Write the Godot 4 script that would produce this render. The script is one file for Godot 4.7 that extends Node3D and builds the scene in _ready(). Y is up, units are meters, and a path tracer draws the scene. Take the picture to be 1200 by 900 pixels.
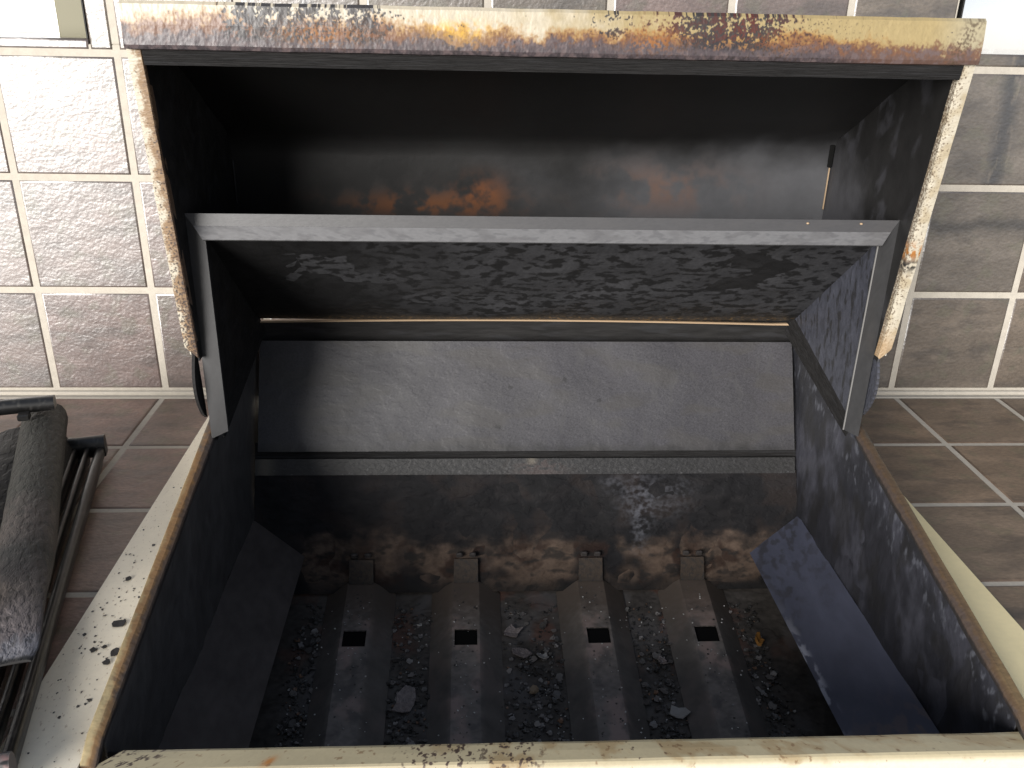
extends Node3D
# An open, sooty built-in barbecue on a tiled ledge in front of a tiled wall. y up, metres; wall face at z = 0, ledge top at y = 0.

const XL := -0.393          # inside faces of the firebox
const XR := 0.304
const PITCH := 0.15         # tile pitch
const COL0 := -0.70         # a vertical joint of the wall

var rng := RandomNumberGenerator.new()
var n1 := FastNoiseLite.new()
var n2 := FastNoiseLite.new()
var n3 := FastNoiseLite.new()
var nc := FastNoiseLite.new()
var M := {}
var taken := {}

# ---------------------------------------------------------------- naming and adding
func numbered(called: String, parent: Node) -> String:
	var key := str(parent.get_instance_id()) + called
	var k: int = taken.get(key, 0)
	taken[key] = k + 1
	return called if k == 0 else "%s_%03d" % [called, k]

func thing(called: String, label: String, category: String, group := "", at := Vector3.ZERO, turn := 0.0) -> Node3D:
	var o := Node3D.new()
	o.name = numbered(called, self)
	add_child(o, true)
	o.position = at
	o.rotation.y = turn
	tag(o, label, category, group)
	return o

func tag(o: Node, label: String, category: String, group := "") -> void:
	o.set_meta("label", label)
	o.set_meta("category", category)
	if group != "":
		o.set_meta("group", group)

func put(called: String, mesh: Mesh, mat: Material, parent: Node = self, at := Vector3.ZERO) -> MeshInstance3D:
	var o := MeshInstance3D.new()
	o.name = numbered(called, parent)
	o.mesh = mesh
	o.position = at
	if mat:
		o.material_override = mat
	parent.add_child(o, true)
	return o

# ---------------------------------------------------------------- shapes
func tool_() -> SurfaceTool:
	var st := SurfaceTool.new()
	st.begin(Mesh.PRIMITIVE_TRIANGLES)
	return st

func done(st: SurfaceTool) -> ArrayMesh:
	st.generate_normals()
	return st.commit()

func v(st: SurfaceTool, p: Vector3, uv: Vector2) -> void:
	st.set_uv(uv)
	st.add_vertex(p)

func quad(st: SurfaceTool, a: Vector3, b: Vector3, c: Vector3, d: Vector3, u0 := Vector2(0, 1), u1 := Vector2(1, 0)) -> void:
	# a bottom left, b bottom right, c top right, d top left, seen from the front
	v(st, a, Vector2(u0.x, u0.y)); v(st, d, Vector2(u0.x, u1.y)); v(st, c, Vector2(u1.x, u1.y))
	v(st, a, Vector2(u0.x, u0.y)); v(st, c, Vector2(u1.x, u1.y)); v(st, b, Vector2(u1.x, u0.y))

# a plate of sheet metal with thickness; the front may be a grid that buckles by amp metres
func sheet(st: SurfaceTool, a: Vector3, b: Vector3, c: Vector3, d: Vector3, th := 0.0015, nu := 1, nv := 1, amp := 0.0, seed_ := 0.0) -> void:
	var n := (b - a).cross(d - a).normalized()
	st.set_smooth_group(1)
	var g := []
	for j in nv + 1:
		var row := []
		for i in nu + 1:
			var s := float(i) / nu
			var t := float(j) / nv
			var p := a.lerp(b, s).lerp(d.lerp(c, s), t)
			var edge := minf(minf(s, 1 - s) * 8.0, minf(t, 1 - t) * 8.0)
			p += n * amp * minf(1.0, edge) * n1.get_noise_3d(p.x * 9.0 + seed_, p.y * 9.0, p.z * 9.0)
			row.append(p)
		g.append(row)
	for j in nv:
		for i in nu:
			quad(st, g[j][i], g[j][i + 1], g[j + 1][i + 1], g[j + 1][i], Vector2(float(i) / nu, 1 - float(j) / nv), Vector2(float(i + 1) / nu, 1 - float(j + 1) / nv))
	st.set_smooth_group(-1)
	var o := -n * th
	quad(st, b + o, a + o, d + o, c + o)
	quad(st, a + o, b + o, b, a, Vector2(0, 1), Vector2(1, 0.98))
	quad(st, d, c, c + o, d + o, Vector2(0, 0.02), Vector2(1, 0))
	quad(st, a + o, a, d, d + o, Vector2(0, 1), Vector2(0.02, 0))
	quad(st, b, b + o, c + o, c, Vector2(0.98, 1), Vector2(1, 0))

func sheet_mesh(a: Vector3, b: Vector3, c: Vector3, d: Vector3, th := 0.0015, nu := 1, nv := 1, amp := 0.0, seed_ := 0.0) -> ArrayMesh:
	var st := tool_()
	sheet(st, a, b, c, d, th, nu, nv, amp, seed_)
	return done(st)

# a smooth skin through rows of points; u runs along the rows' index, v along each row
func loft(st: SurfaceTool, rows: Array, closed := false, caps := false, smooth := true, folded := false) -> void:
	st.set_smooth_group(1 if smooth else -1)
	var m: int = rows[0].size()
	var run := [0.0]
	for k in range(1, m + (1 if closed else 0)):
		run.append(run[-1] + (rows[0][k % m] - rows[0][k - 1]).length())
	for i in rows.size() - 1:
		for k in m - (0 if closed else 1):
			if folded:
				st.set_smooth_group(k + 2)
			var k2: int = (k + 1) % m
			var u0 := float(i) / (rows.size() - 1)
			var u1 := float(i + 1) / (rows.size() - 1)
			var v0: float = run[k] / run[-1]
			var v1: float = run[k + 1] / run[-1]
			var a: Vector3 = rows[i][k]
			var b: Vector3 = rows[i + 1][k]
			var c: Vector3 = rows[i + 1][k2]
			var d: Vector3 = rows[i][k2]
			v(st, a, Vector2(u0, v0)); v(st, b, Vector2(u1, v0)); v(st, c, Vector2(u1, v1))
			v(st, a, Vector2(u0, v0)); v(st, c, Vector2(u1, v1)); v(st, d, Vector2(u0, v1))
	if caps:
		st.set_smooth_group(-1)
		for e in [0, rows.size() - 1]:
			var mid := Vector3.ZERO
			for p in rows[e]:
				mid += p
			mid /= m
			for k in m:
				var k2: int = (k + 1) % m
				var uu := Vector2(0.001 if e == 0 else 0.999, 0.5)
				if e == 0:
					v(st, mid, uu); v(st, rows[e][k], uu); v(st, rows[e][k2], uu)
				else:
					v(st, mid, uu); v(st, rows[e][k2], uu); v(st, rows[e][k], uu)

# a flat outline in the plane x = const (points are (z, y)), given a thickness outwards
func side_plate(poly: PackedVector2Array, x: float, th: float) -> ArrayMesh:
	var st := tool_()
	var lo := poly[0]
	var hi := poly[0]
	for p in poly:
		lo = lo.min(p)
		hi = hi.max(p)
	var tri := Geometry2D.triangulate_polygon(poly)
	for xx in [x, x + th]:
		st.set_smooth_group(-1)
		for k in range(0, tri.size(), 3):
			for q in [0, 1, 2]:
				var p := poly[tri[k + q]]
				v(st, Vector3(xx, p.y, p.x), Vector2((p.x - lo.x) / (hi.x - lo.x), 1 - (p.y - lo.y) / (hi.y - lo.y)))
	for k in poly.size():
		var p := poly[k]
		var q := poly[(k + 1) % poly.size()]
		quad(st, Vector3(x, p.y, p.x), Vector3(x, q.y, q.x), Vector3(x + th, q.y, q.x), Vector3(x + th, p.y, p.x), Vector2(0.01, 0.99), Vector2(0.02, 0.98))
	return done(st)

# a box with chamfered edges
func block(st: SurfaceTool, lo: Vector3, hi: Vector3, r := 0.001, xf := Transform3D.IDENTITY) -> void:
	st.set_smooth_group(-1)
	var rings := []
	for e in [[lo.y, r], [lo.y + r, 0.0], [hi.y - r, 0.0], [hi.y, r]]:
		var i: float = e[1]
		var ring := PackedVector3Array()
		for p in [Vector2(lo.x + i + r, lo.z + i), Vector2(hi.x - i - r, lo.z + i), Vector2(hi.x - i, lo.z + i + r), Vector2(hi.x - i, hi.z - i - r), Vector2(hi.x - i - r, hi.z - i), Vector2(lo.x + i + r, hi.z - i), Vector2(lo.x + i, hi.z - i - r), Vector2(lo.x + i, lo.z + i + r)]:
			ring.append(xf * Vector3(p.x, e[0], p.y))
		rings.append(ring)
	loft(st, rings, true, true, false)

func block_mesh(lo: Vector3, hi: Vector3, r := 0.001) -> ArrayMesh:
	var st := tool_()
	block(st, lo, hi, r)
	return done(st)

# an uneven flake: a thin curled chip of rough outline
func chip(size: float, thick: float, curl: float, seed_: int, long := 1.4) -> ArrayMesh:
	var r := RandomNumberGenerator.new()
	r.seed = seed_
	var st := tool_()
	st.set_smooth_group(-1)
	var m := 9
	var top := []
	var bot := []
	for k in m:
		var a := TAU * k / m
		var q := size * r.randf_range(0.55, 1.1)
		var p := Vector3(cos(a) * q * long, 0, sin(a) * q)
		p.y = curl * (p.length_squared() / (size * size)) + r.randf_range(0, thick)
		top.append(p + Vector3(0, thick, 0))
		bot.append(p)
	var c := Vector3(0, thick * 1.2, 0)
	for k in m:
		var k2 := (k + 1) % m
		var ua := Vector2(0.5 + top[k].x / size * 0.3, 0.5 + top[k].z / size * 0.3)
		var ub := Vector2(0.5 + top[k2].x / size * 0.3, 0.5 + top[k2].z / size * 0.3)
		v(st, c, Vector2(0.5, 0.5)); v(st, top[k], ua); v(st, top[k2], ub)
		v(st, top[k], ua); v(st, bot[k], ua); v(st, bot[k2], ub)
		v(st, top[k], ua); v(st, bot[k2], ub); v(st, top[k2], ub)
		v(st, Vector3.ZERO, Vector2(0.5, 0.5)); v(st, bot[k2], ub); v(st, bot[k], ua)
	return done(st)

# ---------------------------------------------------------------- textures (colours are linear base colours)
func tex(w: int, h: int, f: Callable, linear := false) -> ImageTexture:
	var im := Image.create(w, h, false, Image.FORMAT_RGB8)
	for y in h:
		for x in w:
			var c: Color = f.call((x + 0.5) / w, (y + 0.5) / h)
			im.set_pixel(x, y, c if linear else c.linear_to_srgb())
	return ImageTexture.create_from_image(im)

func ss(a: float, b: float, x: float) -> float:
	return smoothstep(a, b, x)

func bump(x: float, c: float, w: float) -> float:
	return exp(-((x - c) / w) * ((x - c) / w))

func metal(name_: String, t: Texture2D, rough: float, spec := 0.5, normal: Texture2D = null, strength := 1.0, uvs := Vector3.ONE) -> StandardMaterial3D:
	var m := StandardMaterial3D.new()
	m.resource_name = name_
	m.albedo_texture = t
	m.roughness = rough
	m.metallic_specular = spec
	m.cull_mode = BaseMaterial3D.CULL_DISABLED
	if normal:
		m.heightmap_enabled = true
		m.heightmap_texture = normal
		m.heightmap_scale = strength
	M[name_] = m
	return m

func plain(name_: String, c: Color, rough: float, spec := 0.5) -> StandardMaterial3D:
	var m := StandardMaterial3D.new()
	m.resource_name = name_
	m.albedo_color = c.linear_to_srgb()
	m.roughness = rough
	m.metallic_specular = spec
	m.cull_mode = BaseMaterial3D.CULL_DISABLED
	M[name_] = m
	return m

func _ready() -> void:
	rng.seed = 11
	# camera
	var cam := Camera3D.new()
	cam.name = "camera"
	cam.transform = Transform3D(Basis(Vector3.UP, -0.055987) * Basis(Vector3.RIGHT, -0.404481) * Basis(Vector3.BACK, 0.022408), Vector3(-0.125304, 0.512493, 1.163274))
	cam.fov = rad_to_deg(2.0 * atan(450.0 / 1033.44))
	cam.near = 0.02
	cam.far = 200.0
	add_child(cam, true)
	cam.current = true
	# sky, air, exposure
	var env := Environment.new()
	env.background_mode = Environment.BG_SKY
	var sm := ProceduralSkyMaterial.new()
	sm.sky_top_color = Color(0.55, 0.60, 0.68)
	sm.sky_horizon_color = Color(0.95, 0.97, 1.0)
	sm.sky_curve = 0.12
	sm.ground_bottom_color = Color(0.45, 0.43, 0.41)
	sm.ground_horizon_color = Color(1.0, 0.98, 0.95)
	sm.ground_curve = 0.12
	sm.sun_angle_max = 1.0
	var sky := Sky.new()
	sky.sky_material = sm
	env.sky = sky
	env.background_energy_multiplier = 0.205
	env.tonemap_mode = Environment.TONE_MAPPER_LINEAR
	env.tonemap_exposure = 5.2
	env.sdfgi_enabled = true
	env.ssao_enabled = true
	env.ssil_enabled = true
	var we := WorldEnvironment.new()
	we.name = "air"
	we.environment = env
	add_child(we, true)
	# daylight from the open side on the left
	var sun := DirectionalLight3D.new()
	sun.name = "sun"
	sun.light_color = Color(1.0, 0.985, 0.965)
	sun.light_energy = 0.5
	sun.light_angular_distance = 38.0
	sun.shadow_enabled = true
	add_child(sun, true)
	sun.look_at_from_position(Vector3(-0.54, 0.185, 0.82), Vector3.ZERO, Vector3.UP)

	noises()
	materials()
	wall()
	counter()
	barbecue()
	grates()
	debris()

func noises() -> void:
	for e in [[n1, 3, 5], [n2, 17, 4], [n3, 29, 3]]:
		var n: FastNoiseLite = e[0]
		n.seed = e[1]
		n.noise_type = FastNoiseLite.TYPE_SIMPLEX_SMOOTH
		n.frequency = 1.0
		n.fractal_octaves = e[2]
	nc.seed = 5
	nc.noise_type = FastNoiseLite.TYPE_CELLULAR
	nc.frequency = 1.0
	nc.fractal_type = FastNoiseLite.FRACTAL_NONE

func f1(x: float, y: float) -> float: return n1.get_noise_2d(x, y)
func f2(x: float, y: float) -> float: return n2.get_noise_2d(x, y)
func f3(x: float, y: float) -> float: return n3.get_noise_2d(x, y)

const CREAM := Color(0.60, 0.52, 0.37)
const TAN := Color(0.40, 0.29, 0.13)
const RUST := Color(0.20, 0.075, 0.028)
const ORANGE := Color(0.40, 0.16, 0.035)
const SOOT := Color(0.0135, 0.013, 0.013)
const ASH := Color(0.16, 0.15, 0.16)

const TONE := {"ledge": 0.34, "rim_right": 0.55, "trim_left": 0.65, "back_wall": 0.46, "ridge": 2.25, "floor_metal": 1.6, "lip": 0.58, "frame": 1.15, "lid_inside": 1.05, "rear_panel": 0.60, "crumb": 1.0, "flake": 1.0, "ledge_tile": 1.5, "grout": 0.66, "box_left": 4.2, "angled_left": 4.5, "soot": 0.9, "angled_right": 1.5, "box_right": 0.85, "tile": 1.0, "frame_leg": 0.6, "rail": 0.85, "trim_right": 0.6, "tab": 0.6, "bolt": 0.42, "tamer": 0.5, "iron": 0.5, "flange": 1.16, "flange_plain": 1.4}

func materials() -> void:
	# relief shared by several surfaces
	var grain := tex(256, 256, func(x: float, y: float):
		var g := 0.5 + 0.35 * f1(x * 40, y * 40) + 0.15 * f2(x * 9, y * 9)
		return Color(g, g, g), true)
	var crust := tex(512, 512, func(x: float, y: float):
		var g := 0.5 + 0.5 * f1(x * 14, y * 14)
		g = lerpf(g, ss(0.45, 0.62, g), 0.5) + 0.1 * f2(x * 90, y * 90)
		return Color(g, g, g), true)

	var strip := tex(1024, 52, func(x: float, y: float):
		var g := 0.5 + 0.4 * f1(x * 80, y * 4) + 0.15 * f2(x * 260, y * 13)
		return Color(g, g, g), true)
	var wide := tex(1024, 320, func(x: float, y: float):
		var g := 0.5 + 0.5 * f1(x * 26, y * 8.2)
		g = lerpf(g, ss(0.45, 0.62, g), 0.4) + 0.12 * f2(x * 150, y * 47)
		return Color(g, g, g), true)

	# tiles: sixteen faces in one sheet
	var tile_c := tex(1024, 1024, func(x: float, y: float):
		var cx := int(x * 4)
		var cy := int(y * 4)
		var k := cx + 4 * cy
		var u: float = x * 4 - cx
		var w: float = y * 4 - cy
		var ox := k * 7.3
		var r := fposmod(sin(k * 12.9898) * 43758.5, 1.0)
		# the first eight are greyish pink, the others brown
		var c := Color(0.108, 0.078, 0.070).lerp(Color(0.098, 0.080, 0.071), r) if k < 8 else Color(0.100, 0.080, 0.062).lerp(Color(0.092, 0.080, 0.068), r)
		var big := f1(u * 1.0 + ox, w * 2.6)
		c = c.lerp(c * 1.35, ss(-0.2, 0.5, big))
		c = c.lerp(Color(0.046, 0.040, 0.036), 0.6 * ss(-0.05, 0.6, f2(u * 1.3 + ox, w * 3.2 + 9)))
		c = c.lerp(Color(0.088, 0.084, 0.060), 0.45 * ss(0.15, 0.5, f3(u * 3 + ox, w * 3 + 20)))
		if k == 9 or k == 11: # a dark smear down the print
			c = c.lerp(Color(0.026, 0.027, 0.031), 0.85 * bump(u + 0.06 * f2(w * 3, ox), 0.52, 0.10) * ss(-0.6, 0.0, f1(u * 9, w * 2.5 + ox)))
		if k == 14 or k == 12:
			c = c.lerp(Color(0.032, 0.030, 0.029), 0.85 * bump(w + 0.07 * f2(u * 3, ox), 0.33, 0.07))
		c = c * (1.0 + 0.30 * f1(u * 14 + ox, w * 34) + 0.14 * f2(u * 70 + ox, w * 70))
		var e := minf(minf(u, 1 - u), minf(w, 1 - w))
		c = c.lerp(Color(0.05, 0.033, 0.026), 0.45 * (1 - ss(0.0, 0.035, e + 0.01 * f1(u * 20, w * 20))))
		return c)
	var tile_h := tex(1024, 1024, func(x: float, y: float):
		var k := int(x * 4) + 4 * int(y * 4)
		var ox := k * 5.1
		var g := 0.5 + 0.20 * f1(x * 19 + ox, y * 26) + 0.14 * f2(x * 80 + ox, y * 100) + 0.30 * f3(x * 5.5 + ox, y * 7)
		g -= 0.06 * (1 - ss(0.0, 0.14, absf(f2(x * 8 + ox, y * 12 + ox))))
		return Color(g, g, g), true)
	metal("tile", tile_c, 0.36, 0.7, tile_h, 0.14)
	M.tile.clearcoat_enabled = true
	M.tile.clearcoat = 1.0
	M.tile.clearcoat_roughness = 0.32
	metal("ledge_tile", tile_c, 0.50, 0.55, tile_h, 0.10)
	var grout := tex(512, 512, func(x: float, y: float):
		var g := 1.0 + 0.10 * f1(x * 30, y * 30) + 0.08 * f2(x * 120, y * 120)
		return Color(0.60, 0.55, 0.47) * g)
	metal("grout", grout, 0.85, 0.4, grain, 0.05)
	M.grout.uv1_triplanar = true
	M.grout.uv1_world_triplanar = true
	M.grout.uv1_scale = Vector3.ONE * 2.0

	# the lip along the front of the open lid
	metal("lip", tex(1280, 64, func(u: float, w0: float): # w 0 to 1 is the face
		var w := clampf((w0 - 0.14) / 0.74, 0.0, 1.0)
		var X: float = u * 20
		var Y: float = w * 1.05
		var a := f1(X * 1.2, Y * 1.5)
		var b := f2(X * 3.2, Y * 3.4 + 4)
		var c := f3(X * 9.0, Y * 9.0 + 7)
		var d := f1(X * 14.0 + 3, Y * 14.0)
		var col := Color(0.64, 0.57, 0.44).lerp(Color(0.44, 0.34, 0.165), ss(0.42, 0.60, u + 0.08 * a))
		col = col.lerp(Color(0.47, 0.41, 0.27), ss(0.93, 0.99, u)) * (1.0 + 0.10 * b + 0.06 * d)
		# heat colours spread upwards from the lower edge, around a painted sun glint
		var rise := w + 0.20 * a + 0.14 * b + 0.10 * c
		var warm := 0.30 - 0.16 * (bump(u, 0.10, 0.09) + bump(u, 0.24, 0.09)) + 0.10 * bump(u, 0.48, 0.06) + 0.10 * ss(0.78, 0.9, u)
		col = col.lerp(Color(0.40, 0.20, 0.045), 0.75 * ss(warm - 0.10, warm + 0.10, rise) * (1 - ss(0.80, 0.95, u)))
		col = col.lerp(Color(0.85, 0.50, 0.07), 0.95 * bump(u, 0.375, 0.045) * bump(w, 0.45, 0.22) * ss(-0.4, 0.2, b))  # bright yellow spot: the reflected sun painted in
		col = col.lerp(Color(0.175, 0.075, 0.043), 0.92 * ss(warm + 0.02, warm + 0.22, rise + 0.10 * d) * (1 - 0.5 * bump(u, 0.375, 0.04)))
		# burnt band along the lower edge
		col = col.lerp(Color(0.085, 0.070, 0.080), 0.94 * ss(0.50, 0.66, w + 0.20 * b + 0.10 * c + 0.10 * a - 0.10 * bump(u, 0.41, 0.05) - 0.08 * ss(0.78, 0.9, u) + 0.07 * bump(u, 0.64, 0.12) + 0.08 * bump(u, 0.15, 0.12)) * (1 - 0.5 * ss(0.8, 0.88, u)))
		col = col.lerp(Color(0.035, 0.030, 0.033), 0.85 * ss(0.72, 0.92, w + 0.14 * c + 0.12 * d) * (1 - 0.8 * ss(0.78, 0.9, u)))
		col = col.lerp(Color(0.17, 0.125, 0.125), 0.65 * ss(0.45, 0.6, w) * ss(0.05, 0.35, b + 0.4 * d))
		# soot and blistered paint along the upper part
		var sp := bump(u, 0.145, 0.03) + bump(u, 0.20, 0.055) + 0.8 * bump(u, 0.275, 0.03) + 0.55 * bump(u, 0.56, 0.025) + 0.95 * bump(u, 0.66, 0.05) + 0.8 * bump(u, 0.735, 0.045)
		var patch := b * 0.55 + c * 0.5 + 0.25 * d
		col = col.lerp(Color(0.030, 0.029, 0.034), 0.96 * ss(0.02, 0.10, patch + (clampf(sp, 0, 1) - 0.62) * 0.75 - 0.18 * absf(w - 0.32)) * (1 - ss(0.6, 0.75, w)))
		col = col.lerp(Color(0.12, 0.030, 0.020), 0.92 * ss(0.0, 0.10, patch + 0.25 * a - 0.05) * clampf(bump(u, 0.715, 0.055) + 0.6 * bump(u, 0.62, 0.03), 0, 1) * (1 - ss(0.45, 0.65, w)))
		col = col.lerp(ORANGE, 0.8 * clampf(bump(u, 0.225, 0.05) + bump(u, 0.605, 0.035) + 0.6 * bump(u, 0.76, 0.03), 0, 1) * bump(w, 0.5, 0.2) * ss(-0.1, 0.2, c + 0.5 * b))
		col = col.lerp(Color(0.05, 0.035, 0.03), 0.85 * ss(0.27, 0.36, d * 0.7 + c * 0.5) * bump(u, 0.76, 0.09))
		col = col.lerp(Color(0.10, 0.065, 0.04), 0.8 * bump(u + (w - 0.5) * 0.025, 0.975, 0.012) * ss(-0.1, 0.25, c + 0.5 * d))
		return col), 0.38, 0.5, strip, 0.06)

	for side in [0, 1]:
		var n := "trim_left" if side == 0 else "trim_right"
		metal(n, tex(512, 48, func(u: float, w: float):
			var a := f1(u * 9 + side * 40, w * 1.2)
			var b := f2(u * 26 + side * 17, w * 4)
			var d := f3(u * 130 + side * 5, w * 14)
			var e := f2(u * 70, w * 9 + 5)
			var col := Color(0.66, 0.60, 0.48) * (1.0 + 0.10 * b)
			if side == 0:
				col = col.lerp(Color(0.30, 0.18, 0.09), 0.9 * ss(0.42, 0.62, w + 0.22 * a + 0.16 * b + 0.12 * d + 0.12 * u))
				col = col.lerp(Color(0.14, 0.085, 0.055), 0.9 * ss(0.55, 0.78, w + 0.16 * b + 0.16 * e + 0.10 * d + 0.22 * (u - 0.4)))
				col = col.lerp(Color(0.045, 0.038, 0.038), 0.85 * ss(0.08, 0.22, e * 0.6 + d * 0.5 + (u - 0.75) * 0.5))
			else:
				col = col.lerp(TAN, 0.45 * ss(-0.1, 0.4, a))
				col = col.lerp(Color(0.13, 0.085, 0.055), 0.85 * ss(0.15, 0.32, d * 0.5 + e * 0.5 + (0.42 - w) * 0.9))
				col = col.lerp(ORANGE * 1.1, bump(u, 0.60, 0.03) * ss(-0.2, 0.1, b))
				col = col.lerp(SOOT * 2, bump(u, 0.645, 0.022) * ss(-0.3, 0.0, b))
				col = col.lerp(Color(0.50, 0.32, 0.16), 0.7 * ss(0.84, 0.97, u))
			return col), 0.5, 0.5, strip, 0.05)

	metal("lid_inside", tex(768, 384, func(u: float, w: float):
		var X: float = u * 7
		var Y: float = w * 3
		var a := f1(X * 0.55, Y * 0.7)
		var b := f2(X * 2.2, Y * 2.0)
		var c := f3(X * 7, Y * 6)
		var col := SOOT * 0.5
		var lit_field := ss(0.36, 0.66, w + 0.09 * a + 0.02 * b + 0.20 * (u - 0.6)) * ss(0.36, 0.74, u + 0.12 * a)  # grey sheen of the lit part painted in, dark rest partly real soot
		col = col.lerp(Color(0.062, 0.063, 0.068), lit_field)
		col = col.lerp(Color(0.024, 0.023, 0.023), 0.7 * ss(0.5, 0.7, w + 0.1 * b) * (1 - lit_field) * ss(0.08, 0.22, u))
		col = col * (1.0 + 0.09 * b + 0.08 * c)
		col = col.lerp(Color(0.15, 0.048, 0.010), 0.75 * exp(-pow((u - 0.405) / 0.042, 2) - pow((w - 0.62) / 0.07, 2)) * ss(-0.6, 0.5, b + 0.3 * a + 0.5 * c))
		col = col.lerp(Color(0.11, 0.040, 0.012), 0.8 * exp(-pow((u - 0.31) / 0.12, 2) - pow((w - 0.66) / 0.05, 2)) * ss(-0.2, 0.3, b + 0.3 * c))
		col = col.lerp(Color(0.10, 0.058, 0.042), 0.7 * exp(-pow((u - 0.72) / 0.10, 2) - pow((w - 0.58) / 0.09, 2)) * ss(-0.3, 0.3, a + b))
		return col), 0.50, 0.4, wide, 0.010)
	metal("soot", tex(512, 512, func(u: float, w: float):
		var a := f1(u * 4, w * 4)
		var b := f2(u * 16, w * 16)
		var col := SOOT * (1.25 + 0.5 * a + 0.4 * b)
		col = col.lerp(Color(0.026, 0.026, 0.028), 0.6 * ss(0.15, 0.5, f3(u * 7 + 3, w * 7)))
		return col), 0.7, 0.22, crust, 0.04)
	metal("lid_side", tex(384, 384, func(u: float, w: float):
		var b := f2(u * 6, w * 5)
		var a := f1(u * 3, w * 3)
		var col := SOOT * (0.9 + 0.4 * b)
		col = col.lerp(Color(0.070, 0.070, 0.078), 0.9 * (1 - ss(0.18, 0.46, u + 0.25 * a)) * ss(0.25, 0.55, w + 0.1 * b))
		col = col.lerp(Color(0.050, 0.050, 0.058), 0.6 * ss(0.1, 0.5, f1(u * 4.5 + w * 2, w * 3.5 - u)) * (1 - ss(0.7, 0.95, u)))
		return col), 0.5, 0.45, grain, 0.02)

	metal("hood_panel", tex(1280, 400, func(u: float, w: float):
		var X: float = u * 18
		var Y: float = w * 6.5
		var a := f1(X * 0.35, Y * 0.4)
		var fine := f3(X * 5, Y * 6)
		var blot := ss(-0.02, 0.26, f2(X * 1.5, Y * 2.3) + 0.25 * a + 0.24 * fine + 0.10 * (w - 0.4))
		var col := Color(0.048, 0.048, 0.052) * (1.0 + 0.30 * fine + 0.35 * a)
		col = col.lerp(SOOT * 0.55, blot * 0.93)
		col = col.lerp(SOOT * 0.6, 0.9 * (1 - ss(0.10, 0.46, u + 0.14 * a)) )  # left half darkened: its shade painted into the colour
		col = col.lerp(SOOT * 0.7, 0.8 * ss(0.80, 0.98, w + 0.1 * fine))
		col = col.lerp(Color(0.16, 0.10, 0.045), 0.7 * ss(0.93, 0.97, w) * ss(0.15, 0.4, fine))
		return col), 0.55, 0.45, wide, 0.05)
	metal("gusset", tex(320, 384, func(u: float, w: float):
		var X: float = u * 5
		var Y: float = w * 5
		var blot := ss(0.10, 0.45, f2(X * 2.9, Y * 1.2 + 2) + 0.2 * f3(X * 5, Y * 3))
		var fine := f3(X * 5, Y * 3)
		var col := Color(0.054, 0.057, 0.074) * (1.0 + 0.3 * fine + 0.25 * f1(X, Y))
		col = col.lerp(SOOT * 1.2, blot * 0.8)
		return col), 0.5, 0.5, crust, 0.04)
	for part in ["frame", "frame_top"]:
		metal(part, tex(1024, 56, func(u: float, w: float):
			var b := f2(u * 90, w * 5)
			var col := (Color(0.092, 0.091, 0.094) if part == "frame" else Color(0.052, 0.051, 0.054)) * (1.0 + 0.12 * b)  # lit bevel and shaded upper face painted as two tones
			col = col.lerp(Color(0.058, 0.057, 0.060), 0.6 * ss(0.05, 0.45, f3(u * 34, w * 1.9)))
			col = col.lerp(Color(0.060, 0.058, 0.060), 0.5 * ss(0.0, 0.4, f1(u * 12, w * 0.7)))
			return col), 0.46, 0.5, strip, 0.010)
	metal("frame_leg", tex(64, 512, func(u: float, w: float):
		return Color(0.040, 0.040, 0.042) * (1.0 + 0.15 * f2(u * 3, w * 26) + 0.2 * f1(u, w * 6))), 0.46, 0.5)
	metal("rear_panel", tex(1280, 280, func(u: float, w: float):
		var a := f1(u * 5, w * 1.2)
		var b := f2(u * 150, w * 33)
		var c := f3(u * 230, w * 50)
		var col := Color(0.052, 0.050, 0.0575) * (1.0 + 0.26 * a + 0.28 * b + 0.40 * c)
		col = col.lerp(Color(0.058, 0.053, 0.047), 0.45 * ss(0.0, 0.4, f3(u * 5, w * 3)))
		col = col.lerp(SOOT * 2.0, 0.2 * (1 - ss(0.02, 0.24, u + 0.06 * a)))  # left end darkened: shade from the side wall painted in
		col = col.lerp(SOOT, 0.75 * ss(0.90, 1.03, w + 0.06 * f3(u * 26, w * 3)))
		col = col.lerp(Color(0.07, 0.068, 0.07), 0.35 * ss(0.25, 0.45, f1(u * 40, w * 2.5)))
		for q in [[0.463, 0.42, 0.006], [0.565, 0.35, 0.006], [0.63, 0.54, 0.005], [0.44, 0.78, 0.007]]:
			var d := Vector2(u - q[0], (w - q[1]) * 0.22).length() + 0.004 * f3(u * 150, w * 40)
			col = col.lerp(SOOT, 0.7 * (1 - ss(q[2] * 0.35, q[2], d)))
		var ring := absf(Vector2((u - 0.905) * 1.2, (w - 0.60) * 0.22).length() - 0.024)
		col = col.lerp(Color(0.05, 0.048, 0.052), 0.5 * (1 - ss(0.001, 0.006, ring)) * ss(-0.1, 0.3, f1(u * 30, w * 8)))
		return col), 0.50, 0.5, wide, 0.02)
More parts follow.
